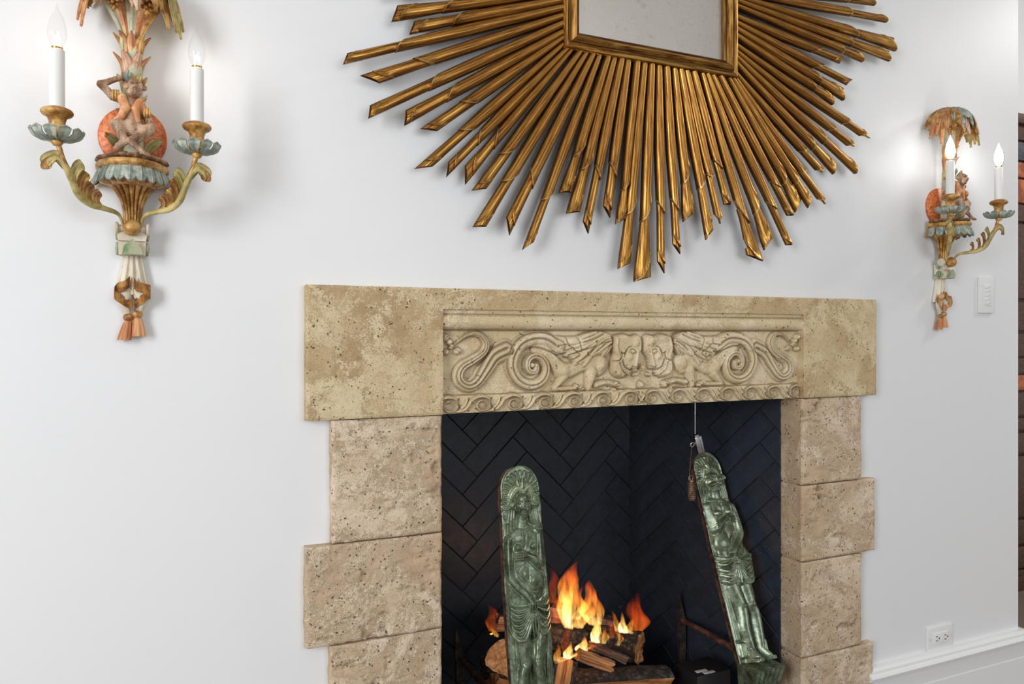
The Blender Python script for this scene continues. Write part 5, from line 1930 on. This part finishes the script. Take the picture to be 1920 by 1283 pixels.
def make_andiron(mirror, foot_px, top_px, y0, label, bar_y, bar_z, yaw=0.0):
    R = empty('andiron')
    tag(R, label, 'andiron', 'pair of bronze caryatid andirons')
    foot = P(*foot_px, y0)
    # lean back until the crown reaches its place
    best = min((abs(P(*top_px, y0 + d).x - foot.x), d) for d in np.linspace(0, .3, 301))[1]
    top = P(*top_px, y0 + best)
    ln = math.hypot(top.z - foot.z, best)
    sc = ln / 0.6
    R.location = foot
    lean = math.atan2(best, top.z - foot.z)
    X, H, Ls, C = CF.x, CF.H, CF.L[:-1, :-1], CF.C
    H = 0.005 + (H - 0.005) * 0.96
    W = -0.42 * np.clip(H - 0.008, 0, 1)
    ins = CINS
    if mirror:
        X, H, Ls, C, ins, W = -CF.x[::-1], H[:, ::-1], CF.L[:-1, :-1][:, ::-1], CF.C[:, ::-1], CINS[:, ::-1], -W[:, ::-1]
    Mx = Matrix.Rotation(yaw, 4, 'Z') @ Matrix.Rotation(-lean, 4, 'X') @ Matrix.Diagonal((sc, sc, sc, 1))
    fig = None
    for lab, nm in ((3, 'figure'), (0, 'cast_plate'), (1, 'headdress'), (2, 'hair'), (5, 'drapery')):
        back = 0.008 if lab == 0 else None
        o = hf_object(nm, X, CF.z, H, ins & (Ls == lab), back, M['bronze'], R, np.clip(C, 0, 1) * .9, warp=(W, 0 * W))
        o.matrix_local = Mx
        if lab == 3: o['label'] = 'standing draped woman cast in relief'
    # rusty rim and iron shank behind the plate
    rim = MB()
    zz = CF.z
    outl = []
    for j in range(2, len(zz) - 2, 6):
        cols = np.where(ins[j])[0]
        if len(cols): outl.append((X[cols[0]], X[cols[-1] + 1], zz[j]))
    V = [(a - .0003, 0.0078, z) for a, b, z in outl] + [(b + .0003, 0.0078, z) for a, b, z in outl[::-1]]
    n = len(V)
    rim.v = V + [(v[0], 0.0115, v[2]) for v in V]
    rim.f = [tuple(range(n))[::-1], tuple(range(n, 2 * n))] + [(i, (i + 1) % n, (i + 1) % n + n, i + n) for i in range(n)]
    o = rim.build('back_plate', M['rust_iron'], R, smooth=False)
    o.matrix_local = Mx
    # pedestal with a fluted, wavy front under the feet
    pw, pd, ph = 0.052, 0.066, 0.062
    V, F = [], []
    nx, nz = 46, 8
    for j in range(nz + 1):
        for i in range(nx + 1):
            u, t = -1 + 2 * i / nx, j / nz
            w = pw * (1.02 - 0.10 * t)
            h = pd + 0.004 * math.cos(u * 19 + 2.5 * math.sin(t * 3)) * (0.3 + 0.7 * math.sin(math.pi * min(1, t * 1.1))) - 0.016 * t
            V.append((u * w, -h, -t * ph))
    for j in range(nz):
        for i in range(nx):
            a = j * (nx + 1) + i
            F.append((a, a + nx + 1, a + nx + 2, a + 1))
    k = len(V)
    for j in range(nz + 1):
        for s in (-1, 1):
            V.append((s * pw * (1.02 - 0.10 * j / nz), 0.008, -j / nz * ph))
    for j in range(nz):
        F += [(k + 2 * j, k + 2 * j + 2, (j + 1) * (nx + 1), j * (nx + 1)), (k + 2 * j + 1, j * (nx + 1) + nx, (j + 1) * (nx + 1) + nx, k + 2 * j + 3)]
    F.append((k, *range(0, nx + 1), k + 1))
    F.append((k + 2 * nz, k + 2 * nz + 1, *reversed(range(nz * (nx + 1), (nz + 1) * (nx + 1)))))
    o = mesh('pedestal', V, F, M['bronze'], R, True, 35)
    o.matrix_local = Matrix.Rotation(yaw, 4, 'Z') @ Matrix.Diagonal((sc, sc, sc, 1))
    # shank, feet and billet bar
    fz = foot.z
    m = MB()
    m.add([(-.016, .010, .16), (.016, .010, .16), (.016, .022, .16), (-.016, .022, .16), (-.030, .0, -.06), (.030, .0, -.06), (.030, .020, -.06), (-.030, .020, -.06)],
          [(0, 3, 2, 1), (4, 5, 6, 7), (0, 1, 5, 4), (1, 2, 6, 5), (2, 3, 7, 6), (3, 0, 4, 7)])
    for i in range(4): m.v[i] = tuple(Vector(m.v[i]) + Vector((0, .16 * math.tan(lean), 0)))
    m.build('shank', M['rust_iron'], R, smooth=False)
    for s in (-1, 1):
        leg = MB()
        leg.tube(catmull([(s * .018, .006, -.055), (s * .040, -.012, -.11), (s * .062, -.030, -(fz - .014) * .62), (s * .080, -.050, -(fz - .020))], 6), [.011 - .0002 * i for i in range(19)], 8)
        leg.ball((s * .082, -.053, -(fz - .026)), .012, 10, 7)
        leg.build('leg', M['rust_iron'], R)
    zb = bar_z - fz
    bar = MB()
    bar.tube([(0, .012, zb), (0, (bar_y - y0) * .5, zb + .002), (0, bar_y - y0, zb)], [.0095, .009, .0085], 8)
    bo = bar.build('billet_bar', M['rust_iron'], R, angle=30)
    # pointed rear post the bar ends in
    yb = bar_y - y0
    m = MB()
    m.add([(-.013, yb - .004, zb + .085), (-.013, yb + .004, zb + .085), (-.016, yb - .005, zb + .012), (.010, yb - .005, zb + .006), (.010, yb + .005, zb + .006), (-.016, yb + .005, zb + .012),
           (-.012, yb - .005, zb - .005), (.012, yb - .005, zb - .005), (.012, yb + .005, zb - .005), (-.012, yb + .005, zb - .005), (-.008, yb - .005, 0.014 - fz), (.011, yb - .005, .014 - fz), (.011, yb + .005, .014 - fz), (-.008, yb + .005, .014 - fz)],
          [(0, 2, 3), (0, 3, 4, 1), (1, 4, 5), (0, 1, 5, 2), (2, 6, 7, 3), (3, 7, 8, 4), (4, 8, 9, 5), (5, 9, 6, 2), (6, 10, 11, 7), (7, 11, 12, 8), (8, 12, 13, 9), (9, 13, 10, 6), (10, 13, 12, 11)])
    m.build('rear_post', M['black_iron'], R, smooth=False)
    return R


a1_ = make_andiron(False, (1003.5, 1367), (970, 872), -0.105, 'green bronze caryatid andiron at the left of the fire, facing straight ahead', 0.385, 0.285)
a2_ = make_andiron(True, (1413, 1238), (1317, 848), 0.020, 'green bronze caryatid andiron leaning by the right jamb, under the damper chain', 0.345, 0.292)

# ------------------------------------------------------------------ logs
def mat_barkwood():
    t = NT('log_bark')
    v = t.coord('Object', (1, 1, 1))
    f = t.noise(v, 75, 6, 0.72, 0.1)
    c = t.ramp(f, [(0.38, (0.016, 0.012, 0.010)), (0.52, (0.060, 0.044, 0.036)), (0.64, (0.17, 0.135, 0.11)), (0.78, (0.32, 0.27, 0.23))])
    w = t.voro(t.coord('Object', (1, 2.2, 2.2)), 42)
    c = t.mix(t.ramp(w, [(0.35, (0, 0, 0)), (0.7, (0.8,) * 3)]), c, (0.010, 0.008, 0.007))
    b = t.bump(w, 0.9, 0.006)
    b = t.bump(f, 0.8, 0.005, b)
    return t.set(c, 0.85, 0, b)


def mat_splitwood(name, a, b, c_):
    t = NT(name)
    v = t.coord('Object', (2.2, 26, 26))
    f = t.noise(v, 3.0, 6, 0.65, 0.4)
    c = t.ramp(f, [(0.33, a), (0.5, b), (0.66, c_)])
    d = t.noise(t.coord(), 13, 3)
    c = t.mix(t.ramp(d, [(0.58, (0, 0, 0)), (0.75, (0.7,) * 3)]), c, tuple(x * .4 for x in a))
    return t.set(c, 0.75, 0, t.bump(f, 0.7, 0.004))


M['bark'] = mat_barkwood()
M['split'] = mat_splitwood('split_wood', srgb(120, 66, 34), srgb(186, 122, 72), srgb(216, 160, 104))
M['split_pink'] = mat_splitwood('fire_reddened_wood', srgb(120, 74, 56), srgb(190, 136, 108), srgb(214, 170, 142))  # pinkish brown wood, the back log's fire glow put into the colour
M['split_grey'] = mat_splitwood('charred_wood', srgb(40, 30, 26), srgb(110, 80, 62), srgb(176, 140, 116))


def log(name_label, p0, p1, r, a_split, seed, wood='split', barkmat='bark', squash=1.0, roll=0.0, group='burning logs'):
    """p0 -> p1 axis; bark on the round side, the sector a_split=(from, to) degrees (seen along the axis) is split flat"""
    p0, p1 = Vector(p0), Vector(p1)
    ax = p1 - p0
    ln = ax.length
    ax.normalize()
    up = Vector((0, 0, 1)) if abs(ax.z) < .9 else Vector((0, 1, 0))
    sd = ax.cross(up).normalized()
    up = sd.cross(ax).normalized()
    Mx = Matrix((ax, sd, up)).transposed().to_4x4()
    Mx.translation = (p0 + p1) / 2
    n, m = 44, 30
    rings = []
    s0, s1 = (math.radians(a) for a in a_split) if a_split else (0, 0)
    for i in range(m + 1):
        t = i / m
        x = (t - .5) * ln
        ring = []
        for j in range(n):
            a = 2 * math.pi * j / n
            rr = r * (1 + .10 * float(vnoise(math.cos(a) * 1.6 + seed, math.sin(a) * 1.6, t * 2.2, seed))) + .006 * float(fbm(math.cos(a) * r * 70, math.sin(a) * r * 70, x * 60 + seed, seed, 3))
            flat = False
            if a_split:
                # distance to the chord between the two split edges
                span = (s1 - s0) % (2 * math.pi)
                u = (a - s0) % (2 * math.pi)
                if u < span:
                    flat = True
                    mid = s0 + span / 2
                    # wedge: two planes meeting at a ridge near the pith
                    da = abs(u - span / 2)
                    dch = math.cos(span / 2) if span < math.pi * .98 else .06
                    rr = r * max(.06, dch) / max(.12, math.cos(da)) if span < math.pi * .98 else r * (.10 + .9 * (da / (span / 2)) ** 3)
                    rr = min(rr, r) + .007 * float(fbm(a * 5 + seed, x * 11, seed * 1.0, seed, 4))
            ex = 0.012 * float(fbm(math.cos(a) * 3 + seed, math.sin(a) * 3, 0.5, seed + i, 2)) if i in (0, m) else 0
            ring.append((x + ex, rr * math.cos(a), rr * math.sin(a) * squash, flat))
        rings.append(ring)
    Vb = [v[:3] for rg in rings for v in rg]
    Fb, Fw = [], []
    for i in range(m):
        for j in range(n):
            j2 = (j + 1) % n
            f = (i * n + j, i * n + j2, (i + 1) * n + j2, (i + 1) * n + j)
            (Fw if rings[i][j][3] and rings[i][j2][3] else Fb).append(f)
    Vw = list(Vb)
    for e, i in ((0, 0), (1, m)):
        c = len(Vw)
        Vw.append((rings[i][0][0] * 1.0 + (.004 if e == 0 else -.004), sum(v[1] for v in rings[i]) / n, sum(v[2] for v in rings[i]) / n))
        rad = []
        for q in (.66, .33):
            rad.append(len(Vw))
            for j in range(n):
                v = rings[i][j]
                cc = Vw[c]
                Vw.append((v[0] + (cc[0] - v[0]) * (1 - q) + .003 * float(vnoise(v[1] * 90, v[2] * 90, q * 5, seed)), cc[1] + (v[1] - cc[1]) * q, cc[2] + (v[2] - cc[2]) * q))
        for j in range(n):
            j2 = (j + 1) % n
            q1 = (i * n + j, rad[0] + j, rad[0] + j2, i * n + j2)
            q2 = (rad[0] + j, rad[1] + j, rad[1] + j2, rad[0] + j2)
            q3 = (rad[1] + j, c, rad[1] + j2)
            for q in (q1, q2, q3):
                Fw.append(q if e == 1 else q[::-1])
    o = mesh('log', Vb, Fb, M[barkmat], None, True, 60)
    o.matrix_local = Mx
    tag(o, name_label, 'log', group)
    w = mesh('split_face', Vw, Fw, M[wood], o, True, 35)
    me = w.data
    bmx = bmesh.new()
    bmx.from_mesh(me)
    bmesh.ops.delete(bmx, geom=[v for v in bmx.verts if not v.link_faces], context='VERTS')
    bmx.to_mesh(me)
    bmx.free()
    return o


# pile of split logs between the andirons
log('back log behind the flames, pale cut face lit pink', P(1000, 1150, .455), P(1143, 1182, .485), .046, (-70, 80), 3, 'split_pink')
log('bark-covered split log at the right of the fire, sawn end turned to the viewer', P(1078, 1191, .405), P(1200, 1216, .24), .045, (150, 250), 8)
log('dark bark log in the heart of the fire, just right of the left andiron', P(1004, 1196, .285), P(1088, 1200, .295), .040, None, 40)
log('split log behind the left andiron with orange cut end and shaggy bark edge', P(945, 1240, .05), P(985, 1214, .27), .046, (200, 300), 5)
log('short dark log lying against the rear post left of the fire', P(906, 1252, .33), P(985, 1256, .31), .033, None, 12, 'split_grey')
log('split log at the bottom left with brown grain facing out', P(924, 1288, .20), P(990, 1300, .22), .034, (-70, 70), 14)
log('small three-cornered log behind the left andiron, pinkish brown', P(929, 1168, .37), P(985, 1166, .39), .026, (-70, 60), 17, 'split_pink')
log('upright split billet just right of the left andiron', P(1050, 1312, .075), P(1062, 1236, .120), .031, (5, 175), 21)
log('thin split stick lying across the front of the fire', P(1086, 1228, .075), P(1147, 1250, .060), .0185, (-60, 70), 24, 'split', 'split_grey', .8)
log('charred dark wedge of wood above the thin stick', P(1108, 1210, .13), P(1174, 1239, .115), .0135, (-50, 60), 27, 'split_grey', 'bark', .8)
log('large split log at the bottom right with golden cut face', P(1060, 1296, .17), P(1245, 1283, .19), .052, (-85, 42), 31)
# iron grate the pile lies on
gr = empty('log_grate', (1.02, .22, .004))
tag(gr, 'black iron grate under the burning logs', 'grate')
for i in range(7):
    x = -.21 + .07 * i
    MB().box(x - .008, x + .008, -.16, .22, .122, .130, .002).build('grate_bar', M['black_iron'], gr)
for y in (-.12, .18):
    MB().box(-.23, .23, y - .008, y + .008, .108, .122, .002).build('cross_bar', M['black_iron'], gr)
    for x in (-.2, .2):
        MB().box(x - .008, x + .008, y - .008, y + .008, .010, .109, .002).build('leg', M['black_iron'], gr)

# ------------------------------------------------------------------ fire
def mat_flame(name, hot, mid, cool, dens):
    """glowing gas: emission inside a closed flame body, hotter low down, streaked by noise"""
    t = NT(name)
    for n_ in list(t.t.nodes):
        if n_.type == 'BSDF_PRINCIPLED': t.t.nodes.remove(n_)
    tc = t.n('ShaderNodeTexCoord')
    sp = t.n('ShaderNodeSeparateXYZ')
    t.l(tc.outputs['Generated'], sp.inputs[0])
    mp = t.n('ShaderNodeMapping')
    mp.inputs['Scale'].default_value = (38, 38, 12)
    t.l(tc.outputs['Object'], mp.inputs[0])
    ns = t.noise(mp.outputs[0], 1.3, 3, 0.6, 0.5)
    zz = t.math('ADD', sp.outputs[2], t.math('MULTIPLY', t.math('SUBTRACT', ns, 0.5), 0.5))
    c = t.ramp(zz, [(0.0, hot), (0.42, mid), (0.95, cool)])
    st = t.ramp(ns, [(0.38, (0.04,) * 3), (0.60, (1.5,) * 3)])
    fade = t.ramp(zz, [(0.0, (1,) * 3), (0.5, (0.8,) * 3), (1.0, (0.16,) * 3)])
    e = t.n('ShaderNodeEmission')
    t.l(c, e.inputs[0])
    t.l(t.math('MULTIPLY', t.math('MULTIPLY', st, fade), dens), e.inputs[1])
    t.l(e.outputs[0], t.out.inputs['Volume'])
    return t.m


M['flame'] = mat_flame('flame', (1.0, 0.60, 0.16), (1.0, 0.34, 0.035), (1.0, 0.10, 0.008), 62)
M['flame_white'] = mat_flame('flame_hot', (1.0, 0.80, 0.42), (1.0, 0.58, 0.14), (1.0, 0.26, 0.02), 150)
M['flame_red'] = mat_flame('flame_dim', (1.0, 0.22, 0.02), (1.0, 0.11, 0.01), (0.9, 0.05, 0.004), 16)
fire = empty('fire', P(1085, 1215, .2))
tag(fire, 'orange and yellow flames licking up between the logs', 'fire')


def flame(path, widths, y, dep, mat, twist=0.0):
    """path of photo points from root to tip on the plane Y=y; widths in metres"""
    pts = catmull([tuple(P(px, py, y)) for px, py in path], 8)
    n = len(pts)
    ws = np.interp(np.linspace(0, 1, n), np.linspace(0, 1, len(widths)), widths)
    m = MB()
    seg = 16
    for i, p in enumerate(pts):
        for j in range(seg):
            a = 2 * math.pi * j / seg
            k = 1 + .22 * math.sin(3 * a + i * .35 + twist)
            m.v.append((p[0] + ws[i] * k * math.cos(a), p[1] + min(ws[i], dep) * k * math.sin(a), p[2]))
    for i in range(n - 1):
        for j in range(seg):
            a, b = i * seg + j, i * seg + (j + 1) % seg
            m.f.append((a, b, b + seg, a + seg))
    m.f += [tuple(range(seg))[::-1], tuple((n - 1) * seg + j for j in range(seg))]
    o = m.build('flame', M[mat], fire)
    c = P(*path[0], y)
    o.data.transform(Matrix.Translation(-c))
    o.location = c - fire.location
    return o


flame([(1068, 1178), (1060, 1140), (1072, 1100), (1070, 1075), (1082, 1052)], [.012, .030, .026, .016, .001], .20, .016, 'flame')
flame([(1066, 1176), (1061, 1145), (1068, 1118), (1072, 1090)], [.006, .015, .011, .001], .19, .010, 'flame_white')
flame([(1056, 1130), (1052, 1100), (1060, 1080), (1070, 1066)], [.008, .012, .008, .001], .21, .010, 'flame')
flame([(1112, 1172), (1098, 1145), (1110, 1120), (1104, 1098), (1105, 1088)], [.010, .026, .018, .010, .001], .20, .014, 'flame')
flame([(1122, 1170), (1124, 1145), (1114, 1118), (1108, 1108)], [.010, .013, .009, .001], .185, .010, 'flame')
flame([(1085, 1176), (1092, 1160), (1108, 1150), (1118, 1130)], [.018, .024, .016, .002], .21, .014, 'flame')
flame([(1118, 1204), (1116, 1188), (1121, 1170), (1121, 1150)], [.012, .016, .007, .001], .105, .010, 'flame_white')
flame([(1130, 1206), (1134, 1196), (1134, 1184), (1137, 1174)], [.012, .012, .005, .001], .11, .009, 'flame')
flame([(1094, 1224), (1088, 1215), (1096, 1204), (1096, 1192)], [.014, .020, .008, .001], .10, .010, 'flame_white')
flame([(1066, 1234), (1064, 1224), (1069, 1214), (1071, 1203)], [.012, .014, .006, .001], .095, .009, 'flame_white')
flame([(1046, 1240), (1044, 1228), (1048, 1218), (1046, 1206)], [.010, .010, .005, .001], .09, .008, 'flame')
flame([(1040, 1243), (1070, 1232), (1098, 1220), (1122, 1206)], [.007, .012, .013, .010], .10, .010, 'flame')
flame([(1052, 1240), (1085, 1226), (1112, 1210)], [.004, .006, .004], .092, .006, 'flame_white')
flame([(1062, 1225), (1058, 1205), (1064, 1185), (1066, 1165)], [.008, .012, .009, .002], .13, .009, 'flame_red')
flame([(1050, 1190), (1046, 1165), (1050, 1140), (1044, 1120)], [.020, .022, .014, .002], .30, .014, 'flame_red')
flame([(1037, 1130), (1036, 1100), (1040, 1080), (1030, 1058)], [.012, .013, .009, .001], .15, .010, 'flame_red')
flame([(1160, 1184), (1156, 1172), (1152, 1156), (1147, 1144)], [.010, .010, .006, .001], .21, .008, 'flame')
flame([(1172, 1186), (1166, 1176), (1168, 1162), (1166, 1148)], [.016, .014, .006, .001], .205, .009, 'flame_white')
flame([(1182, 1187), (1178, 1178), (1184, 1168), (1188, 1154)], [.012, .012, .007, .001], .21, .009, 'flame')
flame([(1192, 1188), (1200, 1168), (1190, 1142), (1196, 1112)], [.018, .030, .026, .003], .30, .020, 'flame_red')
flame([(1158, 1210), (1164, 1198), (1158, 1186), (1160, 1176)], [.006, .008, .005, .001], .14, .007, 'flame')
flame([(1160, 1139), (1164, 1137), (1167, 1133)], [.004, .006, .002], .22, .006, 'flame_red')
flame([(934, 1192), (926, 1188), (918, 1190), (912, 1188)], [.004, .005, .004, .001], .30, .004, 'flame_red')
flame([(932, 1194), (928, 1187), (922, 1180), (920, 1172)], [.006, .007, .004, .001], .30, .006, 'flame')
flame([(926, 1184), (918, 1166), (926, 1148), (914, 1134)], [.012, .015, .012, .002], .30, .010, 'flame_red')
flame([(1145, 1196), (1150, 1180), (1142, 1168), (1146, 1156)], [.010, .013, .007, .001], .17, .010, 'flame_red')
flame([(1080, 1160), (1092, 1140), (1084, 1118), (1094, 1098)], [.014, .018, .011, .001], .24, .012, 'flame')
flame([(1050, 1160), (1044, 1138), (1052, 1118), (1050, 1096)], [.014, .018, .010, .001], .26, .012, 'flame_red')
lt = bpy.data.lights.new('firelight', 'POINT')
lt.energy, lt.color, lt.shadow_soft_size = 0.5, (1.0, .45, .14), .05
lo = bpy.data.objects.new('firelight', lt)
COL.objects.link(lo)
lo.location = P(1090, 1165, .12)
# ------------------------------------------------------------------ damper pull hanging in the flue opening
M['steel'] = mat_plain('polished_steel', (0.55, 0.55, 0.56), 0.25, 1.0)
M['copper_wire'] = mat_two('tarnished_coil', srgb(110, 84, 70), srgb(170, 140, 120), 60, 0.4, 0.7, dark=srgb(50, 36, 30))
HY = 0.105
dmp = empty('damper_pull', P(1303, 700, HY))
tag(dmp, 'thin steel damper chain rod with chrome catch and coiled wire handle', 'damper pull')
o0 = dmp.location


def dpart(mb, name, mat):
    o = mb.build(name, M[mat], dmp)
    o.location = -o0
    return o


a, b = P(1303, 690, HY), P(1303, 826, HY)
dpart(MB().tube([a, b], .0022, 8), 'rod', 'steel')
c = P(1309, 834, HY - .002)
m = MB().box(-.012, .012, -.008, .008, -.024, .024, .002)
m.box(-.0125, -.009, -.011, -.007, -.022, .022, .001)
m.box(.004, .0065, -.0105, -.007, -.022, .022, .001)
m.lathe([(.0085, .022), (.0085, .030), (.005, .033), (0, .033)], 16)
m.ball((-.004, -.011, -.004), .0025, 8, 6)
Rm = Matrix.Rotation(-.26, 4, 'Y')
m.v = [tuple(Rm @ Vector(v) + c) for v in m.v]
dpart(m, 'catch', 'steel')
ring = P(1298, 834, HY - .004)
dpart(MB().tube([ring + Vector((.006 * math.cos(t), 0, .006 * math.sin(t))) for t in np.linspace(0, 6.28, 18)], .0016, 7), 'ring', 'steel')
dpart(MB().tube(catmull([P(1297, 838, HY - .004), P(1296, 850, HY), P(1294, 870, HY + .004), P(1293, 892, HY + .004), P(1295, 902, HY)], 6), .0009, 7), 'link_wire', 'copper_wire')
coil = MB()
h0, h1 = P(1296, 903, HY), P(1297, 938, HY)
pts = []
for i in range(150):
    t = i / 149
    q = h0.lerp(h1, t)
    r = .0088 if .04 < t < .97 else .006
    pts.append(q + Vector((r * math.cos(t * 62), r * math.sin(t * 62), 0)))
coil.tube(pts, .0024, 7)
coil.tube([h0 + Vector((0, 0, .004)), h1], .0068, 10)
dpart(coil, 'coil_handle', 'copper_wire')
dpart(MB().tube([P(1295, 897, HY) + Vector((.007 * math.cos(t), 0, .007 * math.sin(t))) for t in np.linspace(0, 6.28, 18)], .0016, 7), 'ring', 'copper_wire')

# ------------------------------------------------------------------ gas valve box behind the right end of the logs
M['valve'] = mat_plain('black_valve_metal', (0.012, 0.012, 0.013), 0.45)
M['sticker'] = mat_plain('white_label', (0.6, 0.6, 0.58), 0.5)
vb = empty('valve_box', (1.425, 0.17, 0.014))
tag(vb, 'small black metal box behind the logs with white label strips', 'valve box')
tp = P(1262, 1262, .17).z - .014
MB().box(-.075, .045, -.05, .05, 0, tp, .004).build('casing', M['valve'], vb)
for x0, y0_ in ((-.060, -.030), (-.045, -.046)):
    MB().box(x0, x0 + .038, y0_, y0_ + .012, tp - .0005, tp + .0012, .0004).build('label_strip', M['sticker'], vb)

# ------------------------------------------------------------------ keypad switch and outlet
M['plastic'] = mat_plain('white_plastic', (0.80, 0.80, 0.79), 0.35, 0, 5, 0.01, 0.01)
M['plastic_grey'] = mat_plain('shadow_grey_plastic', (0.55, 0.55, 0.55), 0.4, 0, 5, 0.01, 0.01)  # plain grey for the indicators and screws
M['slot'] = mat_plain('dark_slot', (0.02, 0.02, 0.02), 0.6)
cs = P(1849.5, 553.5, -0.006)
ks = empty('keypad_switch', (cs.x, 0, cs.z))
tag(ks, 'white keypad light switch with small buttons below the right sconce', 'light switch')
MB().box(-.037, .037, -.0085, 0, -.0595, .0595, .0025).build('face_plate', M['plastic'], ks)
MB().box(-.0175, .0175, -.0105, -.008, -.0345, .0345, .001).build('insert', M['plastic'], ks)
for i in range(5):
    z = .026 - .013 * i
    MB().box(-.0135, .0060, -.0125, -.010, z - .0042, z + .0042, .0008).build('button', M['plastic'], ks)
    MB().box(.0085, .0115, -.0112, -.010, z - .0015, z + .0015).build('indicator', M['plastic_grey'], ks)
co = P(1762, 1195, -0.004)
po = empty('power_outlet', (co.x, 0, co.z))
tag(po, 'white power outlet set sideways in the wall above the baseboard', 'outlet')
m = MB().box(-.0585, .0585, -.0070, 0, -.0360, .0360, .0028)
m.build('face_plate', M['plastic'], po)
MB().box(-.0335, .0335, -.0098, -.006, -.0168, .0168, .0012).build('receptacle', M['plastic'], po)
for sx in (-1, 1):
    cx = sx * .0195
    for z in (-.0064, .0064):
        MB().box(cx - .0052, cx + .0030, -.0102, -.0090, z - .0011, z + .0011).build('slot', M['slot'], po)
    MB().lathe([(.0026, .0090), (.0026, .0102), (0, .0102)], 12, (cx + .0095, 0, 0), Matrix.Rotation(math.pi / 2, 4, 'X')).build('ground_hole', M['slot'], po)
    MB().lathe([(.0028, .006), (.0028, .0078), (0, .0080)], 12, (sx * .0485, 0, 0), Matrix.Rotation(math.pi / 2, 4, 'X')).build('screw', M['plastic_grey'], po)

# ------------------------------------------------------------------ dark carved cabinet past the wall's end
M['cab'] = mat_two('dark_walnut', srgb(58, 36, 24), srgb(98, 66, 44), 12, 0.4, 0, dark=srgb(30, 18, 12), stretch=(6, 6, 30))
M['cab_red'] = mat_two('rust_painted_panel', srgb(140, 72, 36), srgb(186, 106, 58), 20, 0.45, 0, dark=srgb(60, 28, 16))
M['cab_blue'] = mat_two('slate_painted_panel', srgb(52, 58, 70), srgb(82, 84, 92), 20, 0.45, 0, dark=srgb(34, 30, 30))
M['cab_gold'] = mat_plain('gilt_ornament', (0.62, 0.45, 0.18), 0.35, 0.9)
CY = 0.62
ctop = P(1912, 214, CY).z
cab = empty('painted_cabinet', (3.85, 0.74, 0))
tag(cab, 'tall dark carved cabinet with painted drawers and gilt flowers beyond the wall end', 'cabinet')
MB().box(-.62, .62, -.10, .115, 0.06, ctop - .05, .004).build('carcass', M['cab'], cab)
MB().box(-.66, .66, -.14, .115, ctop - .05, ctop, .012).build('cornice', M['cab'], cab)
MB().box(-.64, .64, -.13, .115, 0.0, .07, .008).build('plinth', M['cab'], cab)
rows = [(232, 262, 'cab'), (266, 300, 'cab_blue'), (304, 332, 'cab_red'), (336, 380, 'cab_red'), (384, 415, 'cab'), (420, 560, 'cab'), (566, 620, 'cab'), (626, 668, 'cab'), (672, 700, 'cab'), (704, 732, 'cab_red'),
        (736, 780, 'cab'), (784, 806, 'cab'), (812, 850, 'cab'), (856, 970, 'cab'), (976, 1020, 'cab'), (1026, 1066, 'cab'), (1070, 1090, 'cab'), (1094, 1130, 'cab_red'), (1136, 1160, 'cab')]
for y0_, y1_, mt in rows:
    z1, z0 = P(1914, y0_, CY).z, P(1914, y1_, CY).z
    for x0, x1 in ((-.60, -.205), (-.195, .195), (.205, .60)):
        d = MB().box(x0, x1, -.118, -.098, z0, z1, .005).build('drawer_front', M[mt], cab)
        if (y1_ - y0_) in (30, 42, 44, 40, 22, 28):
            fl = MB()
            for k in range(4):
                a = k * math.pi / 2
                fl.ball(((x0 + x1) / 2 + .014 * math.cos(a), -.120, (z0 + z1) / 2 + .014 * math.sin(a)), .010, 9, 6, (1, .35, 1))
            fl.build('gilt_flower', M['cab_gold'], d)
